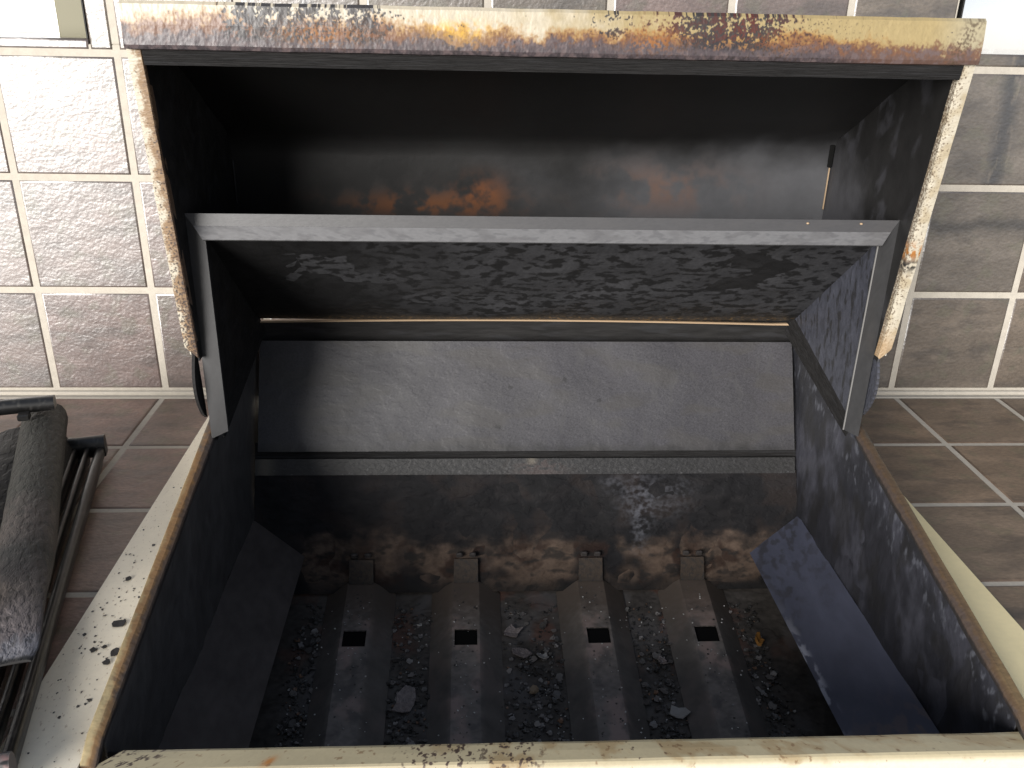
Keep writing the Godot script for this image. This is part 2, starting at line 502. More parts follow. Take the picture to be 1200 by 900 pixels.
	metal("back_wall", tex(1024, 320, func(u: float, w: float):
		var X: float = u * 7
		var Y: float = w * 2
		var a := f1(X, Y)
		var b := f2(X * 4, Y * 4)
		var c := f3(X * 10, Y * 10)
		var col := Color(0.019, 0.0185, 0.021) * (1.0 + 0.4 * a + 0.3 * b)
		col = col.lerp(Color(0.040, 0.031, 0.029), 0.7 * ss(0.0, 0.4, a) * (1 - ss(0.5, 0.7, w)))
		# rusty foot of the wall
		var foot := ss(0.50, 0.68, w + 0.14 * a + 0.06 * b) * ss(0.05, 0.16, u)
		col = col.lerp(Color(0.185, 0.130, 0.098) * (1.0 + 0.35 * b + 0.25 * c), 0.9 * foot * ss(-0.45, 0.1, f3(X * 0.9 + 4, Y)))
		col = col.lerp(Color(0.040, 0.020, 0.015), 0.8 * foot * ss(0.05, 0.4, f2(X * 1.7 + 5, Y * 1.3)))
		col = col.lerp(SOOT * 2, 0.8 * foot * ss(0.0, 0.5, f3(X * 2.6, Y * 4.0 + 3) + 0.3 * c))
		col = col.lerp(SOOT * 2, 0.75 * foot * ss(0.86, 0.98, w + 0.05 * b))
		# spatter of white ash
		for q in [[0.705, 0.42, 0.016, 0.22, 1.0], [0.70, 0.22, 0.035, 0.16, 0.6], [0.735, 0.26, 0.05, 0.14, 0.45], [0.775, 0.16, 0.03, 0.10, 0.3], [0.655, 0.12, 0.02, 0.06, 0.35]]:
			col = col.lerp(Color(0.19, 0.195, 0.225), q[4] * exp(-pow((u - q[0] + 0.008 * b) / q[2], 2) - pow((w - q[1] + 0.05 * b) / q[3], 2)) * ss(-0.25, 0.8, b * 0.6 + 0.7 * c + 0.15))
		col = col.lerp(Color(0.036, 0.033, 0.035), 0.5 * ss(0.05, 0.45, f1(X * 1.3 + 3, Y * 3)) * (1 - ss(0.45, 0.6, w)))
		return col), 0.7, 0.27, wide, 0.09)
	metal("ledge", tex(1024, 48, func(u: float, w: float):
		var b := f2(u * 50, w * 3)
		var col := Color(0.030, 0.029, 0.031) * (1.0 + 0.4 * f1(u * 14, w * 2))
		col = col.lerp(SOOT, 0.8 * ss(0.0, 0.4, b))
		col = col.lerp(Color(0.12, 0.085, 0.08), 0.8 * bump(u, 0.52, 0.045) * ss(-0.1, 0.2, b + w - 0.4))
		col = col.lerp(Color(0.30, 0.26, 0.20), 0.7 * bump(u, 0.018, 0.016) + 0.8 * bump(u, 0.505, 0.008) * ss(0.5, 0.2, w))
		col = col.lerp(Color(0.16, 0.16, 0.17), 0.6 * ss(0.46, 0.6, f3(u * 60, w * 3)) * ss(0.35, 0.6, w))
		return col), 0.55, 0.5, strip, 0.06)
	for side in [0, 1]:
		metal("box_left" if side == 0 else "box_right", tex(768, 256, func(u: float, w: float): # u from the back to the front
			var X: float = u * 9
			var Y: float = w * 3
			var a := f1(X * 0.6 + side * 30, Y * 0.9)
			var b := f2(X * 2.2 - Y * 1.2, Y * 3.2 + X * 0.6)
			var c := f3(X * 6, Y * 6)
			var col := SOOT * (0.85 + 0.3 * b)
			if side == 1:  # right wall: bluish sky light and lit upper part painted in
				col = Color(0.018, 0.0185, 0.0235) * (1.0 + 0.3 * b + 0.15 * c)
				var band := ss(-0.15, 0.45, a + 0.4 * f2(X * 1.1 - Y * 1.5, Y * 1.3)) * (1 - ss(0.35, 0.85, w)) * (1 - 0.5 * ss(0.6, 0.9, u))
				col = col.lerp(Color(0.054, 0.055, 0.070) * (1 + 0.3 * c), 0.8 * band)
				col = col.lerp(SOOT, 0.6 * ss(0.0, 0.4, f3(X * 1.3 + 9, Y * 1.3)))
				col = col.lerp(Color(0.11, 0.116, 0.138), 0.6 * (1 - ss(0.05, 0.17, w + 0.1 * a)) * ss(0.15, 0.6, f1(X * 5, Y * 5) + 0.3 * b))
			return col), 0.5, 0.5, wide, 0.05)
	metal("angled_right", tex(512, 128, func(u: float, w: float):
		var a := f1(u * 4, w * 2)
		var b := f2(u * 16, w * 5)
		var c := f3(u * 40, w * 10)
		var col := Color(0.034, 0.037, 0.054) * (1.0 + 0.22 * a + 0.1 * b)  # blue of the reflected sky put into the plate's colour
		col = col.lerp(SOOT, 0.6 * (1 - ss(0.0, 0.5, u + 0.3 * a)) * ss(-0.1, 0.3, b))
		col = col.lerp(Color(0.075, 0.055, 0.05), 0.6 * bump(u, 0.82, 0.1) * ss(0.0, 0.3, b))
		col = col.lerp(Color(0.20, 0.205, 0.24), 0.9 * ss(0.86, 0.97, w) * bump(u, 0.52, 0.16) * ss(-0.1, 0.25, b))
		col = col.lerp(Color(0.3, 0.28, 0.27), 0.8 * bump(u, 0.93, 0.03) * bump(w, 0.28, 0.12) * ss(0.1, 0.3, c))
		return col), 0.42, 0.5, grain, 0.01)
	metal("angled_left", tex(256, 128, func(u: float, w: float):
		return Color(0.0142, 0.0124, 0.0118) * (1.0 + 0.25 * f1(u * 5, w * 2) + 0.15 * f2(u * 20, w * 6))), 0.7, 0.25, grain, 0.01)
	metal("floor_metal", tex(1024, 768, func(u: float, w: float):
		var X: float = u * 8
		var Y: float = w * 6
		var b := f2(X * 2.5, Y * 2.5)
		var c := f3(X * 8, Y * 8)
		var col := Color(0.031, 0.0275, 0.025) * (1.0 + 0.4 * b + 0.4 * c)
		col = col.lerp(Color(0.06, 0.028, 0.02), 0.7 * ss(0.1, 0.4, f1(X * 0.8, Y * 0.8)) * (1 - ss(0.1, 0.45, w)))
		col = col.lerp(Color(0.05, 0.047, 0.047), 0.7 * ss(0.12, 0.45, f1(X * 0.9 + 7, Y * 0.6)))
		return col), 0.66, 0.4, crust, 0.10)
	metal("ridge", tex(512, 1024, func(u4: float, w0: float):
		var kk := int(u4 * 4)
		var u: float = u4 * 4 - kk
		var w: float = w0 + kk * 7.0
		var b := f2(u * 2 + 3, w * 9)
		var c := f3(u * 8, w * 48)
		var col := Color(0.062, 0.055, 0.051) * (1.0 + 0.3 * b + 0.3 * c)
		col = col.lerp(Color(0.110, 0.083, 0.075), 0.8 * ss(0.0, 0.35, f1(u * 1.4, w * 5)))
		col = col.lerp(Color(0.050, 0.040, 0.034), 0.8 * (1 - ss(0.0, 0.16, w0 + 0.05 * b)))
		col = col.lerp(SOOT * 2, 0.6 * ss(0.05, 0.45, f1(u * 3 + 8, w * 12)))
		col = col.lerp(Color(0.033, 0.030, 0.0275) * (1 + 0.3 * b), 0.8 * ss(0.11, 0.24, absf(u - 0.5 + 0.03 * b))) # the flanks are darker and more even than the top
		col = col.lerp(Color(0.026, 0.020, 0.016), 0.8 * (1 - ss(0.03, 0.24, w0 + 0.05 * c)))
		return col), 0.62, 0.4, grain, 0.03)

	metal("tab", tex(96, 96, func(u: float, w: float):
		var col := Color(0.062, 0.044, 0.032) * (1.0 + 0.4 * f1(u * 3, w * 3) + 0.25 * f2(u * 11, w * 5))
		return col.lerp(SOOT * 2, 0.7 * ss(0.1, 0.4, f3(u * 4, w * 4)) + 0.5 * ss(0.75, 1.0, w))), 0.65, 0.4, grain, 0.02)
	metal("bolt", tex(64, 64, func(u: float, w: float): return Color(0.07, 0.06, 0.057) * (1.0 + 0.5 * f1(u * 6, w * 6))), 0.6)
	metal("flange", tex(512, 1024, func(u: float, w: float):
		var col := Color(0.68, 0.62, 0.50) * (1.0 + 0.05 * f1(u * 3, w * 8) + 0.04 * f2(u * 6, w * 120))
		col = col.lerp(Color(0.36, 0.28, 0.20), 0.7 * ss(0.46, 0.60, f3(u * 14, w * 90)))
		return col), 0.36, 0.5, grain, 0.006)
	metal("flange_plain", tex(128, 1024, func(u: float, w: float):
		return Color(0.56, 0.48, 0.28) * (1.0 + 0.06 * f1(u * 2, w * 8) + 0.04 * f2(u * 6, w * 90))), 0.36, 0.5)
	for side in [0, 1]:
		metal("rim_left" if side == 0 else "rim_right", tex(768, 64, func(u: float, w: float): # u from the back to the front, w from the outer to the inner edge
			var a := f1(u * 12 + side * 9, w * 1.3)
			var b := f2(u * 40, w * 4)
			var d := f3(u * 90 + side * 5, w * 7)
			var e := (w - 0.25) / 0.36 if side == 0 else (0.62 - w) / 0.36 # 0 at the outer, 1 at the inner edge of the top
			e = e + 0.16 * b + 0.10 * d + 0.12 * a
			var col := Color(0.40, 0.29, 0.145).lerp(Color(0.47, 0.37, 0.20), ss(0.6, 0.95, u))
			if side == 1:
				col = Color(0.085, 0.068, 0.050).lerp(Color(0.21, 0.14, 0.065), ss(0.35, 0.8, u + 0.15 * a))
			col = col * (1.0 + 0.2 * b + 0.12 * d)
			var rust := Color(0.23, 0.115, 0.042) if side == 0 else Color(0.11, 0.066, 0.034)
			col = col.lerp(rust, 0.85 * ss(0.12, 0.45, e - 0.25 * ss(0.75, 0.95, u)))
			col = col.lerp(Color(0.085, 0.062, 0.052), 0.85 * ss(0.50, 0.80, e - 0.2 * ss(0.8, 0.95, u)))
			col = col.lerp(Color(0.030, 0.027, 0.027), 0.95 * ss(0.85, 1.15, e))
			if side == 0:
				col = col.lerp(Color(0.075, 0.07, 0.075), 0.85 * (1 - ss(0.30, 0.46, u + 0.1 * b)))
				col = col.lerp(Color(0.07, 0.06, 0.055), 0.8 * bump(u, 0.90, 0.018) * ss(-0.2, 0.2, b))
			return col), 0.55, 0.5, strip, 0.06)
	metal("rail", tex(1536, 128, func(u: float, w: float): # the top face lies at w 0.20 to 0.47
		var X: float = u * 20
		var Y: float = w * 2.2
		var a := f1(X, Y)
		var b := f2(X * 4, Y * 4)
		var c := f3(X * 11, Y * 11)
		var top := 1 - ss(0.46, 0.53, w)
		var col := Color(0.40, 0.345, 0.225).lerp(Color(0.62, 0.58, 0.47), ss(0.43, 0.50, w)) * (1.0 + 0.06 * b + 0.05 * c)
		col = col.lerp(Color(0.26, 0.17, 0.075), 0.6 * ss(-0.1, 0.35, a + 0.25 * b - 0.8 * (w - 0.28)) * top * ss(0.30, 0.45, u + 0.1 * a) * (1.25 - 0.6 * u))
		col = col.lerp(Color(0.17, 0.10, 0.05), 0.7 * ss(0.44, 0.6, b + 0.4 * a + 0.2 * c) * top)
		for q in [[0.365, 0.022], [0.405, 0.016], [0.43, 0.02], [0.335, 0.03], [0.012, 0.02], [0.035, 0.018], [0.56, 0.03], [0.87, 0.03]]:
			col = col.lerp(Color(0.06, 0.04, 0.032), 0.95 * clampf(1.4 * bump(u, q[0], q[1]), 0, 1) * (1 - ss(0.42, 0.5, w)) * ss(0.12, 0.32, c * 0.6 + b - (0.4 if q[0] > 0.5 else 0.06)))
		col = col.lerp(ORANGE, 0.95 * exp(-pow((u - 0.172) / 0.005, 2) - pow((w - 0.34) / 0.06, 2)))
		return col), 0.35, 0.5)
	metal("enamel", tex(256, 256, func(u: float, w: float): return Color(0.62, 0.58, 0.50) * (1 + 0.04 * f1(u * 5, w * 5))), 0.32)
	metal("iron", tex(256, 256, func(u: float, w: float):
		var col := SOOT * (1.1 + 0.5 * f1(u * 30, w * 2) + 0.4 * f2(u * 70, w * 6))
		return col.lerp(Color(0.07, 0.066, 0.062), 0.6 * ss(0.25, 0.5, f3(u * 26, w * 3)))), 0.33, 0.5)
	metal("iron_lit", tex(128, 128, func(u: float, w: float):  # iron with the light on it painted as pale grey and pink
		return Color(0.17, 0.16, 0.155).lerp(Color(0.25, 0.15, 0.14), ss(0.1, 0.4, f1(u * 9, w * 3))).lerp(SOOT, ss(0.0, 0.4, f2(u * 12, w * 6)))), 0.4)
	metal("tamer", tex(768, 192, func(u: float, w: float): # u from the far end to the near end
		var a := f1(u * 7, w * 2)
		var b := f2(u * 26, w * 7)
		var c := f3(u * 90, w * 22)
		var col := Color(0.056, 0.055, 0.046) * (1.0 + 0.35 * b + 0.2 * c)
		col = col.lerp(Color(0.115, 0.094, 0.084), ss(0.42, 0.60, u + 0.12 * a))
		col = col.lerp(Color(0.038, 0.037, 0.034), 0.95 * bump(u + 0.02 * a, 0.68, 0.055))
		col = col.lerp(Color(0.26, 0.22, 0.215), ss(0.80, 0.93, u + 0.06 * a))
		col = col.lerp(Color(0.38, 0.37, 0.40), 0.9 * ss(0.92, 0.97, u + 0.04 * b))
		col = col.lerp(SOOT * 1.3, 0.6 * ss(0.25, 0.45, b + 0.3 * c))
		col = col.lerp(SOOT * 3, ss(0.985, 0.995, u))
		return col * (1.0 + 0.2 * c)), 0.62, 0.45, wide, 0.12)
	metal("tamer_dark", tex(256, 256, func(u: float, w: float): return SOOT * (1.0 + 0.4 * f1(u * 8, w * 8))), 0.6, 0.4, crust, 0.10)
	metal("flake", tex(128, 128, func(u: float, w: float):
		return Color(0.17, 0.145, 0.14) * (1.0 + 0.5 * f1(u * 6, w * 6) + 0.3 * f2(u * 20, w * 20))), 0.6, 0.45, crust, 0.05)
	plain("flake_orange", Color(0.30, 0.14, 0.03), 0.6)
	plain("flake_pale", Color(0.30, 0.29, 0.28), 0.5)
	plain("flake_buff", Color(0.24, 0.18, 0.12), 0.6)
	plain("soot_flake", Color(0.035, 0.033, 0.033), 0.7)
	plain("steel_and_gap_light", Color(0.42, 0.30, 0.19), 0.5)  # steel of the screws, also the painted light in the hood gap
	plain("edge_glint", Color(0.20, 0.195, 0.19), 0.45)  # pale tone for the painted highlight on the leg
	plain("dark", Color(0.006, 0.006, 0.006), 0.9, 0.2)
	plain("window_frame", Color(0.16, 0.145, 0.075), 0.5)
	plain("caulk", Color(0.10, 0.085, 0.075), 0.7)
	plain("plaster", Color(0.55, 0.53, 0.50), 0.9)
	var crumb := plain("crumb", Color.WHITE, 0.45, 0.55)
	crumb.vertex_color_use_as_albedo = true
	var pane := StandardMaterial3D.new()
	pane.resource_name = "pane"
	pane.transparency = BaseMaterial3D.TRANSPARENCY_ALPHA
	pane.albedo_color = Color(0.95, 0.97, 0.97, 0.06)
	pane.roughness = 0.03
	M["pane"] = pane
	for key in M:
		if key != "pane":
			var f: float = TONE.get(key, 0.75)
			var m: StandardMaterial3D = M[key]
			m.albedo_color = (m.albedo_color.srgb_to_linear() * f).linear_to_srgb()
			m.albedo_color.a = 1.0
	M.ledge_tile.albedo_color = (M.ledge_tile.albedo_color.srgb_to_linear() * Color(1.0, 0.88, 0.76)).linear_to_srgb()

# ---------------------------------------------------------------- tiles, wall, ledge
# a tile lying in the xz plane, face up at y = 0, made for cell k of the tile sheet
var tile_meshes := {}
func tile_mesh(w: float, d: float, k: int) -> ArrayMesh:
	var key := "%.3f %.3f %d" % [w, d, k]
	if tile_meshes.has(key):
		return tile_meshes[key]
	var st := tool_()
	var c := Vector2(k % 4, k / 4) * 0.25
	var m := 0.0020
	var rings := []
	for e in [[0.0, -0.010], [0.0, -m], [m * 0.35, -m * 0.35], [m * 1.3, 0.0]]:
		var i: float = e[0]
		var y: float = e[1]
		rings.append([Vector3(i, y, d - i), Vector3(w - i, y, d - i), Vector3(w - i, y, i), Vector3(i, y, i)])
	var uv := func(p: Vector3) -> Vector2: return c + Vector2(clampf(p.x / 0.142, 0.004, 0.996), clampf(p.z / 0.142, 0.004, 0.996)) * 0.25
	st.set_smooth_group(1)
	for q in rings.size() - 1:
		for s in 4:
			var s2 := (s + 1) % 4
			var a: Vector3 = rings[q][s]
			var b: Vector3 = rings[q][s2]
			var cc: Vector3 = rings[q + 1][s2]
			var dd: Vector3 = rings[q + 1][s]
			v(st, a, uv.call(a)); v(st, dd, uv.call(dd)); v(st, cc, uv.call(cc))
			v(st, a, uv.call(a)); v(st, cc, uv.call(cc)); v(st, b, uv.call(b))
	var f: Array = rings[-1]
	st.set_smooth_group(-1)
	v(st, f[0], uv.call(f[0])); v(st, f[3], uv.call(f[3])); v(st, f[2], uv.call(f[2]))
	v(st, f[0], uv.call(f[0])); v(st, f[2], uv.call(f[2])); v(st, f[1], uv.call(f[1]))
	tile_meshes[key] = done(st)
	return tile_meshes[key]

func wall_tile(parent: Node3D, x0: float, x1: float, y0: float, y1: float, k: int) -> void:
	var o := put("tile", tile_mesh(x1 - x0, y1 - y0, k), M.tile, parent)
	# stand the tile up: its far edge (z = 0) becomes the top
	o.transform = Transform3D(Basis(Vector3(1, 0, 0), Vector3(0, 0, 1), Vector3(0, -1, 0)), Vector3(x0, y1, rng.randf_range(-0.0006, 0.0)))

const WIN_L := -0.582        # right edge of the left-hand opening
const WIN_R := 0.492         # left edge of the right-hand opening
const SILL := 0.466

func wall() -> void:
	var w := thing("tiled_wall", "back wall of square slate-look ceramic tiles with pale joints and two bright windows", "wall")
	# body: courses of masonry round the two openings
	var st := tool_()
	block(st, Vector3(-1.75, -0.5, -0.16), Vector3(1.55, SILL - 0.006, -0.0016), 0.001)
	block(st, Vector3(WIN_L + 0.006, SILL - 0.006, -0.16), Vector3(WIN_R - 0.006, 1.1, -0.0016), 0.001)
	put("wall_core", done(st), M.grout, w)
	st = tool_()
	block(st, Vector3(-1.75, SILL - 0.004, -0.16), Vector3(-1.40, 1.1, -0.0016), 0.001)
	block(st, Vector3(1.25, SILL - 0.004, -0.16), Vector3(1.55, 1.1, -0.0016), 0.001)
	put("wall_pier", done(st), M.grout, w)
	var g := 0.004
	for i in range(-7, 15):
		var x0 := COL0 + i * PITCH + g
		var x1 := COL0 + (i + 1) * PITCH - g
		for j in 3:
			var k := (i * 5 + j * 3 + 40) % 8 + (0 if i < 4 else 8)
			if i == 8: k = [8, 14, 11][j]
			if i == 9: k = [13, 10, 9][j]
			wall_tile(w, x0, x1, j * PITCH + (0.007 if j == 0 else g), (j + 1) * PITCH - g, k)
		# above the third course: full tiles between the openings, a low sill course under them
		if x0 < WIN_L - 0.02 and x1 > WIN_L:
			wall_tile(w, x0, WIN_L, 0.45 + g, SILL + 0.0, 3)
			wall_tile(w, WIN_L + 0.002, x1, 0.45 + g, 0.60 - g, 9)
		elif x1 < WIN_L or x0 > WIN_R:
			wall_tile(w, x0, x1, 0.45 + g, SILL if x1 < WIN_L else SILL + 0.003, 3 if x1 < WIN_L else 9)
		elif x1 > WIN_R:
			wall_tile(w, x0, WIN_R - 0.008, 0.45 + g, 0.60 - g, 8)
		else:
			for j in range(3, 6):
				wall_tile(w, x0, x1, j * PITCH + g, (j + 1) * PITCH - g, (i * 3 + j * 5 + 20) % 16)
	# windows: frame with pane, set back in the opening
	for s in [[-1.40, WIN_L - 0.002], [WIN_R + 0.002, 1.25]]:
		st = tool_()
		var z0 := -0.125
		var z1 := -0.085
		block(st, Vector3(s[0], SILL - 0.03, z0), Vector3(s[1], SILL - 0.008, z1), 0.002)
		block(st, Vector3(s[0], 1.06, z0), Vector3(s[1], 1.10, z1), 0.002)
		block(st, Vector3(s[0], SILL - 0.008, z0), Vector3(s[0] + 0.03, 1.06, z1), 0.002)
		block(st, Vector3(s[1] - (0.066 if s[0] < 0 else 0.03), SILL - 0.008, z0), Vector3(s[1], 1.06, z1), 0.002)
		var win := put("window", done(st), M.window_frame, w)
		put("pane", block_mesh(Vector3(s[0] + 0.028, SILL - 0.01, -0.107), Vector3(s[1] - 0.028, 1.062, -0.103), 0.0005), M.pane, win)
		for q in [0, 1]: # tiled reveal of the opening
			var rx: float = s[0] if q == 0 else s[1]
			put("reveal", block_mesh(Vector3(rx - 0.001, SILL - 0.006, -0.085), Vector3(rx + 0.001, 1.1, -0.006), 0.0003), M.tamer_dark, win)
		put("sill_slab", block_mesh(Vector3(s[0], SILL - 0.007, -0.085), Vector3(s[1], SILL - 0.002, -0.006), 0.0005), M.tile, win)

func counter() -> void:
	var c := thing("tiled_counter", "slate-look tiled ledge around the open barbecue", "counter")
	for s in [[-1.75, -0.455], [0.365, 1.55]]:
		put("counter_slab", block_mesh(Vector3(s[0], -0.25, 0.0), Vector3(s[1], -0.0014, 1.0), 0.001), M.grout, c)
	put("counter_slab", block_mesh(Vector3(-0.455, -0.25, 0.0), Vector3(0.365, -0.0014, 0.035), 0.001), M.grout, c)
	# the joint along the wall: pale filler with a dark line in it
	put("joint_filler", block_mesh(Vector3(-1.75, -0.01, 0.0005), Vector3(1.55, 0.0035, 0.0045), 0.001), M.grout, c)
	put("joint_gap", block_mesh(Vector3(-1.75, -0.01, 0.0045), Vector3(1.55, -0.0015, 0.0105), 0.001), M.caulk, c)
	put("joint_filler", block_mesh(Vector3(-1.75, -0.01, 0.0105), Vector3(1.55, -0.0005, 0.0165), 0.001), M.grout, c)
	var g := 0.0035
	for i in range(-7, 15):
		for j in range(0, 7):
			var x0 := COL0 + i * PITCH + g
			var x1 := COL0 + (i + 1) * PITCH - g
			var z0 := 0.0153 + j * PITCH + g
			var z1 := minf(0.0153 + (j + 1) * PITCH - g, 0.995)
			if x0 < -0.455 and x1 > -0.455: x1 = -0.457
			if x0 < 0.365 and x1 > 0.365: x0 = 0.367
			if x0 > -0.458 and x1 < 0.366 or x1 - x0 < 0.01 or z1 - z0 < 0.02:
				continue
			var o := put("tile", tile_mesh(x1 - x0, z1 - z0, (i * 3 + j * 5 + 40) % 8 + (0 if i < 4 else 8)), M.ledge_tile, c)
			o.position = Vector3(x0, rng.randf_range(-0.0005, 0.0), z0)

# ---------------------------------------------------------------- the barbecue
func rim_y(z: float) -> float:
	return 0.139 - 0.2165 * (z - 0.085)

func floor_y(z: float) -> float:
	return -0.160 - 0.2 * (z - 0.24)

func barbecue() -> void:
	var b := thing("barbecue", "soot-blackened built-in barbecue with its rusty lid standing open", "barbecue")
	var st: SurfaceTool

	# mounting flange on the ledge
	put("flange", sheet_mesh(Vector3(-0.468, 0.0035, 0.70), Vector3(-0.4045, 0.0035, 0.70), Vector3(-0.4045, 0.0035, 0.03), Vector3(-0.468, 0.0035, 0.03), 0.002), M.flange, b)
	put("flange", sheet_mesh(Vector3(0.3155, 0.0035, 0.70), Vector3(0.378, 0.0035, 0.70), Vector3(0.378, 0.0035, 0.03), Vector3(0.3155, 0.0035, 0.03), 0.002), M.flange_plain, b)
	put("flange", sheet_mesh(Vector3(-0.391, 0.0035, 0.078), Vector3(0.302, 0.0035, 0.078), Vector3(0.302, 0.0035, 0.03), Vector3(-0.391, 0.0035, 0.03), 0.002), M.flange, b)

	# front rail with its rolled edge, and the panel below it
	st = tool_()
	var prof := [Vector2(-0.016, 0.6570), Vector2(-0.0006, 0.6572), Vector2(0.0006, 0.6578), Vector2(0.0010, 0.6600), Vector2(0.0008, 0.6665), Vector2(0.0004, 0.6750), Vector2(-0.0004, 0.6768), Vector2(-0.0022, 0.6780), Vector2(-0.0080, 0.6784), Vector2(-0.0200, 0.6786), Vector2(-0.0205, 0.6770), Vector2(-0.010, 0.6760)]
	var rows := []
	for k in 25:
		var t := k / 24.0
		var row := []
		for q in prof.size():
			var p: Vector2 = prof[q]
			# mitred ends: the rail is longer at its outer edge
			var grow: float = clampf((p.y - 0.6575) / 0.021, 0, 1)
			row.append(Vector3(lerpf(-0.378 - 0.024 * grow, 0.306 + 0.03 * grow, t), p.x + 0.0006 * f1(t * 12, q * 0.3), p.y))
		rows.append(row)
	loft(st, rows, true, true, true, true)
	put("front_rail", done(st), M.rail, b)
	put("front_panel", block_mesh(Vector3(-0.468, -0.26, 0.657), Vector3(0.378, -0.0225, 0.6775), 0.002), M.enamel, b)

	# rolled rims along both sides
	for s in [0, 1]:
		st = tool_()
		rows = []
		var x: float = XL if s == 0 else XR
		var o := -1.0 if s == 0 else 1.0
		for k in 31:
			var z := lerpf(0.105, 0.674, k / 30.0)
			var y := rim_y(z) - 0.008 * ss(0.652, 0.676, z) + 0.0008 * f1(z * 30, s * 9)
			var row := [Vector3(x + o * 0.0108, y - 0.016, z), Vector3(x + o * 0.0110, y - 0.0014, z), Vector3(x + o * 0.0102, y - 0.0006, z), Vector3(x + o * 0.0045, y - 0.0012, z), Vector3(x + o * 0.0003, y - 0.0032, z), Vector3(x - o * 0.0006, y - 0.0050, z), Vector3(x + o * 0.0002, y - 0.012, z), Vector3(x + o * 0.006, y - 0.014, z)]
			if s == 1:
				row.reverse()
			rows.append(row)
		loft(st, rows, true, true, true, true)
		put("rim", done(st), M.rim_left if s == 0 else M.rim_right, b)
		# outer skin of the box between rim and flange
		var sk := PackedVector2Array([Vector2(0.09, 0.001), Vector2(0.655, 0.001), Vector2(0.655, rim_y(0.655) - 0.013), Vector2(0.09, rim_y(0.09) - 0.013)])
		put("outer_skin", side_plate(sk, x + o * 0.0095, o * 0.0015), M.enamel, b)

	# firebox
	st = tool_()
	sheet(st, Vector3(XL, -0.27, 0.653), Vector3(XL, -0.27, 0.08), Vector3(XL, rim_y(0.08) - 0.004, 0.08), Vector3(XL, rim_y(0.653) - 0.004, 0.653), 0.0015, 24, 12, 0.006, 2.0)
	put("side_wall", flip_u(done(st)), M.box_left, b)
	st = tool_()
	sheet(st, Vector3(XR, -0.27, 0.08), Vector3(XR, -0.27, 0.653), Vector3(XR, rim_y(0.653) - 0.004, 0.653), Vector3(XR, rim_y(0.08) - 0.004, 0.08), 0.0015, 24, 12, 0.006, 7.0)
	put("side_wall", done(st), M.box_right, b)
	put("front_wall", sheet_mesh(Vector3(XR, -0.27, 0.652), Vector3(XL, -0.27, 0.652), Vector3(XL, -0.006, 0.652), Vector3(XR, -0.006, 0.652), 0.0015), M.soot, b)

	# back of the firebox, from the top down: recess, plate, groove, ledge, leaning wall
	put("back_recess", sheet_mesh(Vector3(XL + 0.001, 0.03, 0.084), Vector3(XR - 0.001, 0.03, 0.084), Vector3(XR - 0.001, 0.139, 0.084), Vector3(XL + 0.001, 0.139, 0.084), 0.0015), M.soot, b)
	st = tool_()
	rows = []
	for k in 33: # a slightly bowed pale strip painting the light through the hood gap
		var t := k / 32.0
		var x := lerpf(XL + 0.004, XR - 0.010, t)
		var y := 0.1385 + 0.0040 * sin(PI * clampf(t * 1.02, 0, 1)) - 0.001 * t
		rows.append([Vector3(x, y - 0.0016, 0.0862), Vector3(x, y + 0.0000, 0.0950), Vector3(x, y + 0.0006, 0.0952), Vector3(x, y + 0.0014, 0.0862)])
	loft(st, rows, true, true)
	put("gap_light", done(st), M.steel_and_gap_light, b)
	put("rear_plate", sheet_mesh(Vector3(XL + 0.006, -0.008, 0.166), Vector3(XR - 0.005, -0.008, 0.166), Vector3(XR - 0.005, 0.117, 0.102), Vector3(XL + 0.006, 0.117, 0.102), 0.002, 40, 8, 0.003, 4.0), M.rear_panel, b)
	put("groove", sheet_mesh(Vector3(XL + 0.001, -0.022, 0.163), Vector3(XR - 0.001, -0.022, 0.163), Vector3(XR - 0.001, 0.0, 0.156), Vector3(XL + 0.001, 0.0, 0.156), 0.0015), M.soot, b)
	put("ledge", sheet_mesh(Vector3(XL + 0.002, -0.036, 0.1765), Vector3(XR - 0.004, -0.036, 0.1765), Vector3(XR - 0.004, -0.0175, 0.168), Vector3(XL + 0.002, -0.0175, 0.168), 0.003, 40, 2, 0.002, 1.0), M.ledge, b)
	put("lower_back_wall", sheet_mesh(Vector3(XL + 0.001, -0.172, 0.237), Vector3(XR - 0.001, -0.172, 0.237), Vector3(XR - 0.001, -0.034, 0.1725), Vector3(XL + 0.001, -0.034, 0.1725), 0.0015, 60, 16, 0.007, 12.0), M.back_wall, b)

	# angled plates along both sides, above the floor
	var yt := -0.086
	var yb := -0.130
	put("angled_plate", sheet_mesh(Vector3(0.240, yb, 0.217), Vector3(0.240, yb, 0.650), Vector3(XR, yt, 0.650), Vector3(XR, yt, 0.199), 0.002, 20, 4, 0.003, 6.0), M.angled_right, b)
	put("angled_plate", sheet_mesh(Vector3(-0.329, yb, 0.650), Vector3(-0.329, yb, 0.217), Vector3(XL, yt, 0.199), Vector3(XL, yt, 0.650), 0.002, 20, 4, 0.003, 16.0), M.angled_left, b)

	# floor: a sloping pan with four raised ridges, each with a square slot
	var low := 0.019
	var pan := put("floor_pan", sheet_mesh(Vector3(XL, floor_y(0.655) - low, 0.655), Vector3(XR, floor_y(0.655) - low, 0.655), Vector3(XR, floor_y(0.22) - low, 0.22), Vector3(XL, floor_y(0.22) - low, 0.22), 0.0015, 40, 30, 0.004, 3.0), M.floor_metal, b)
	var column := -1
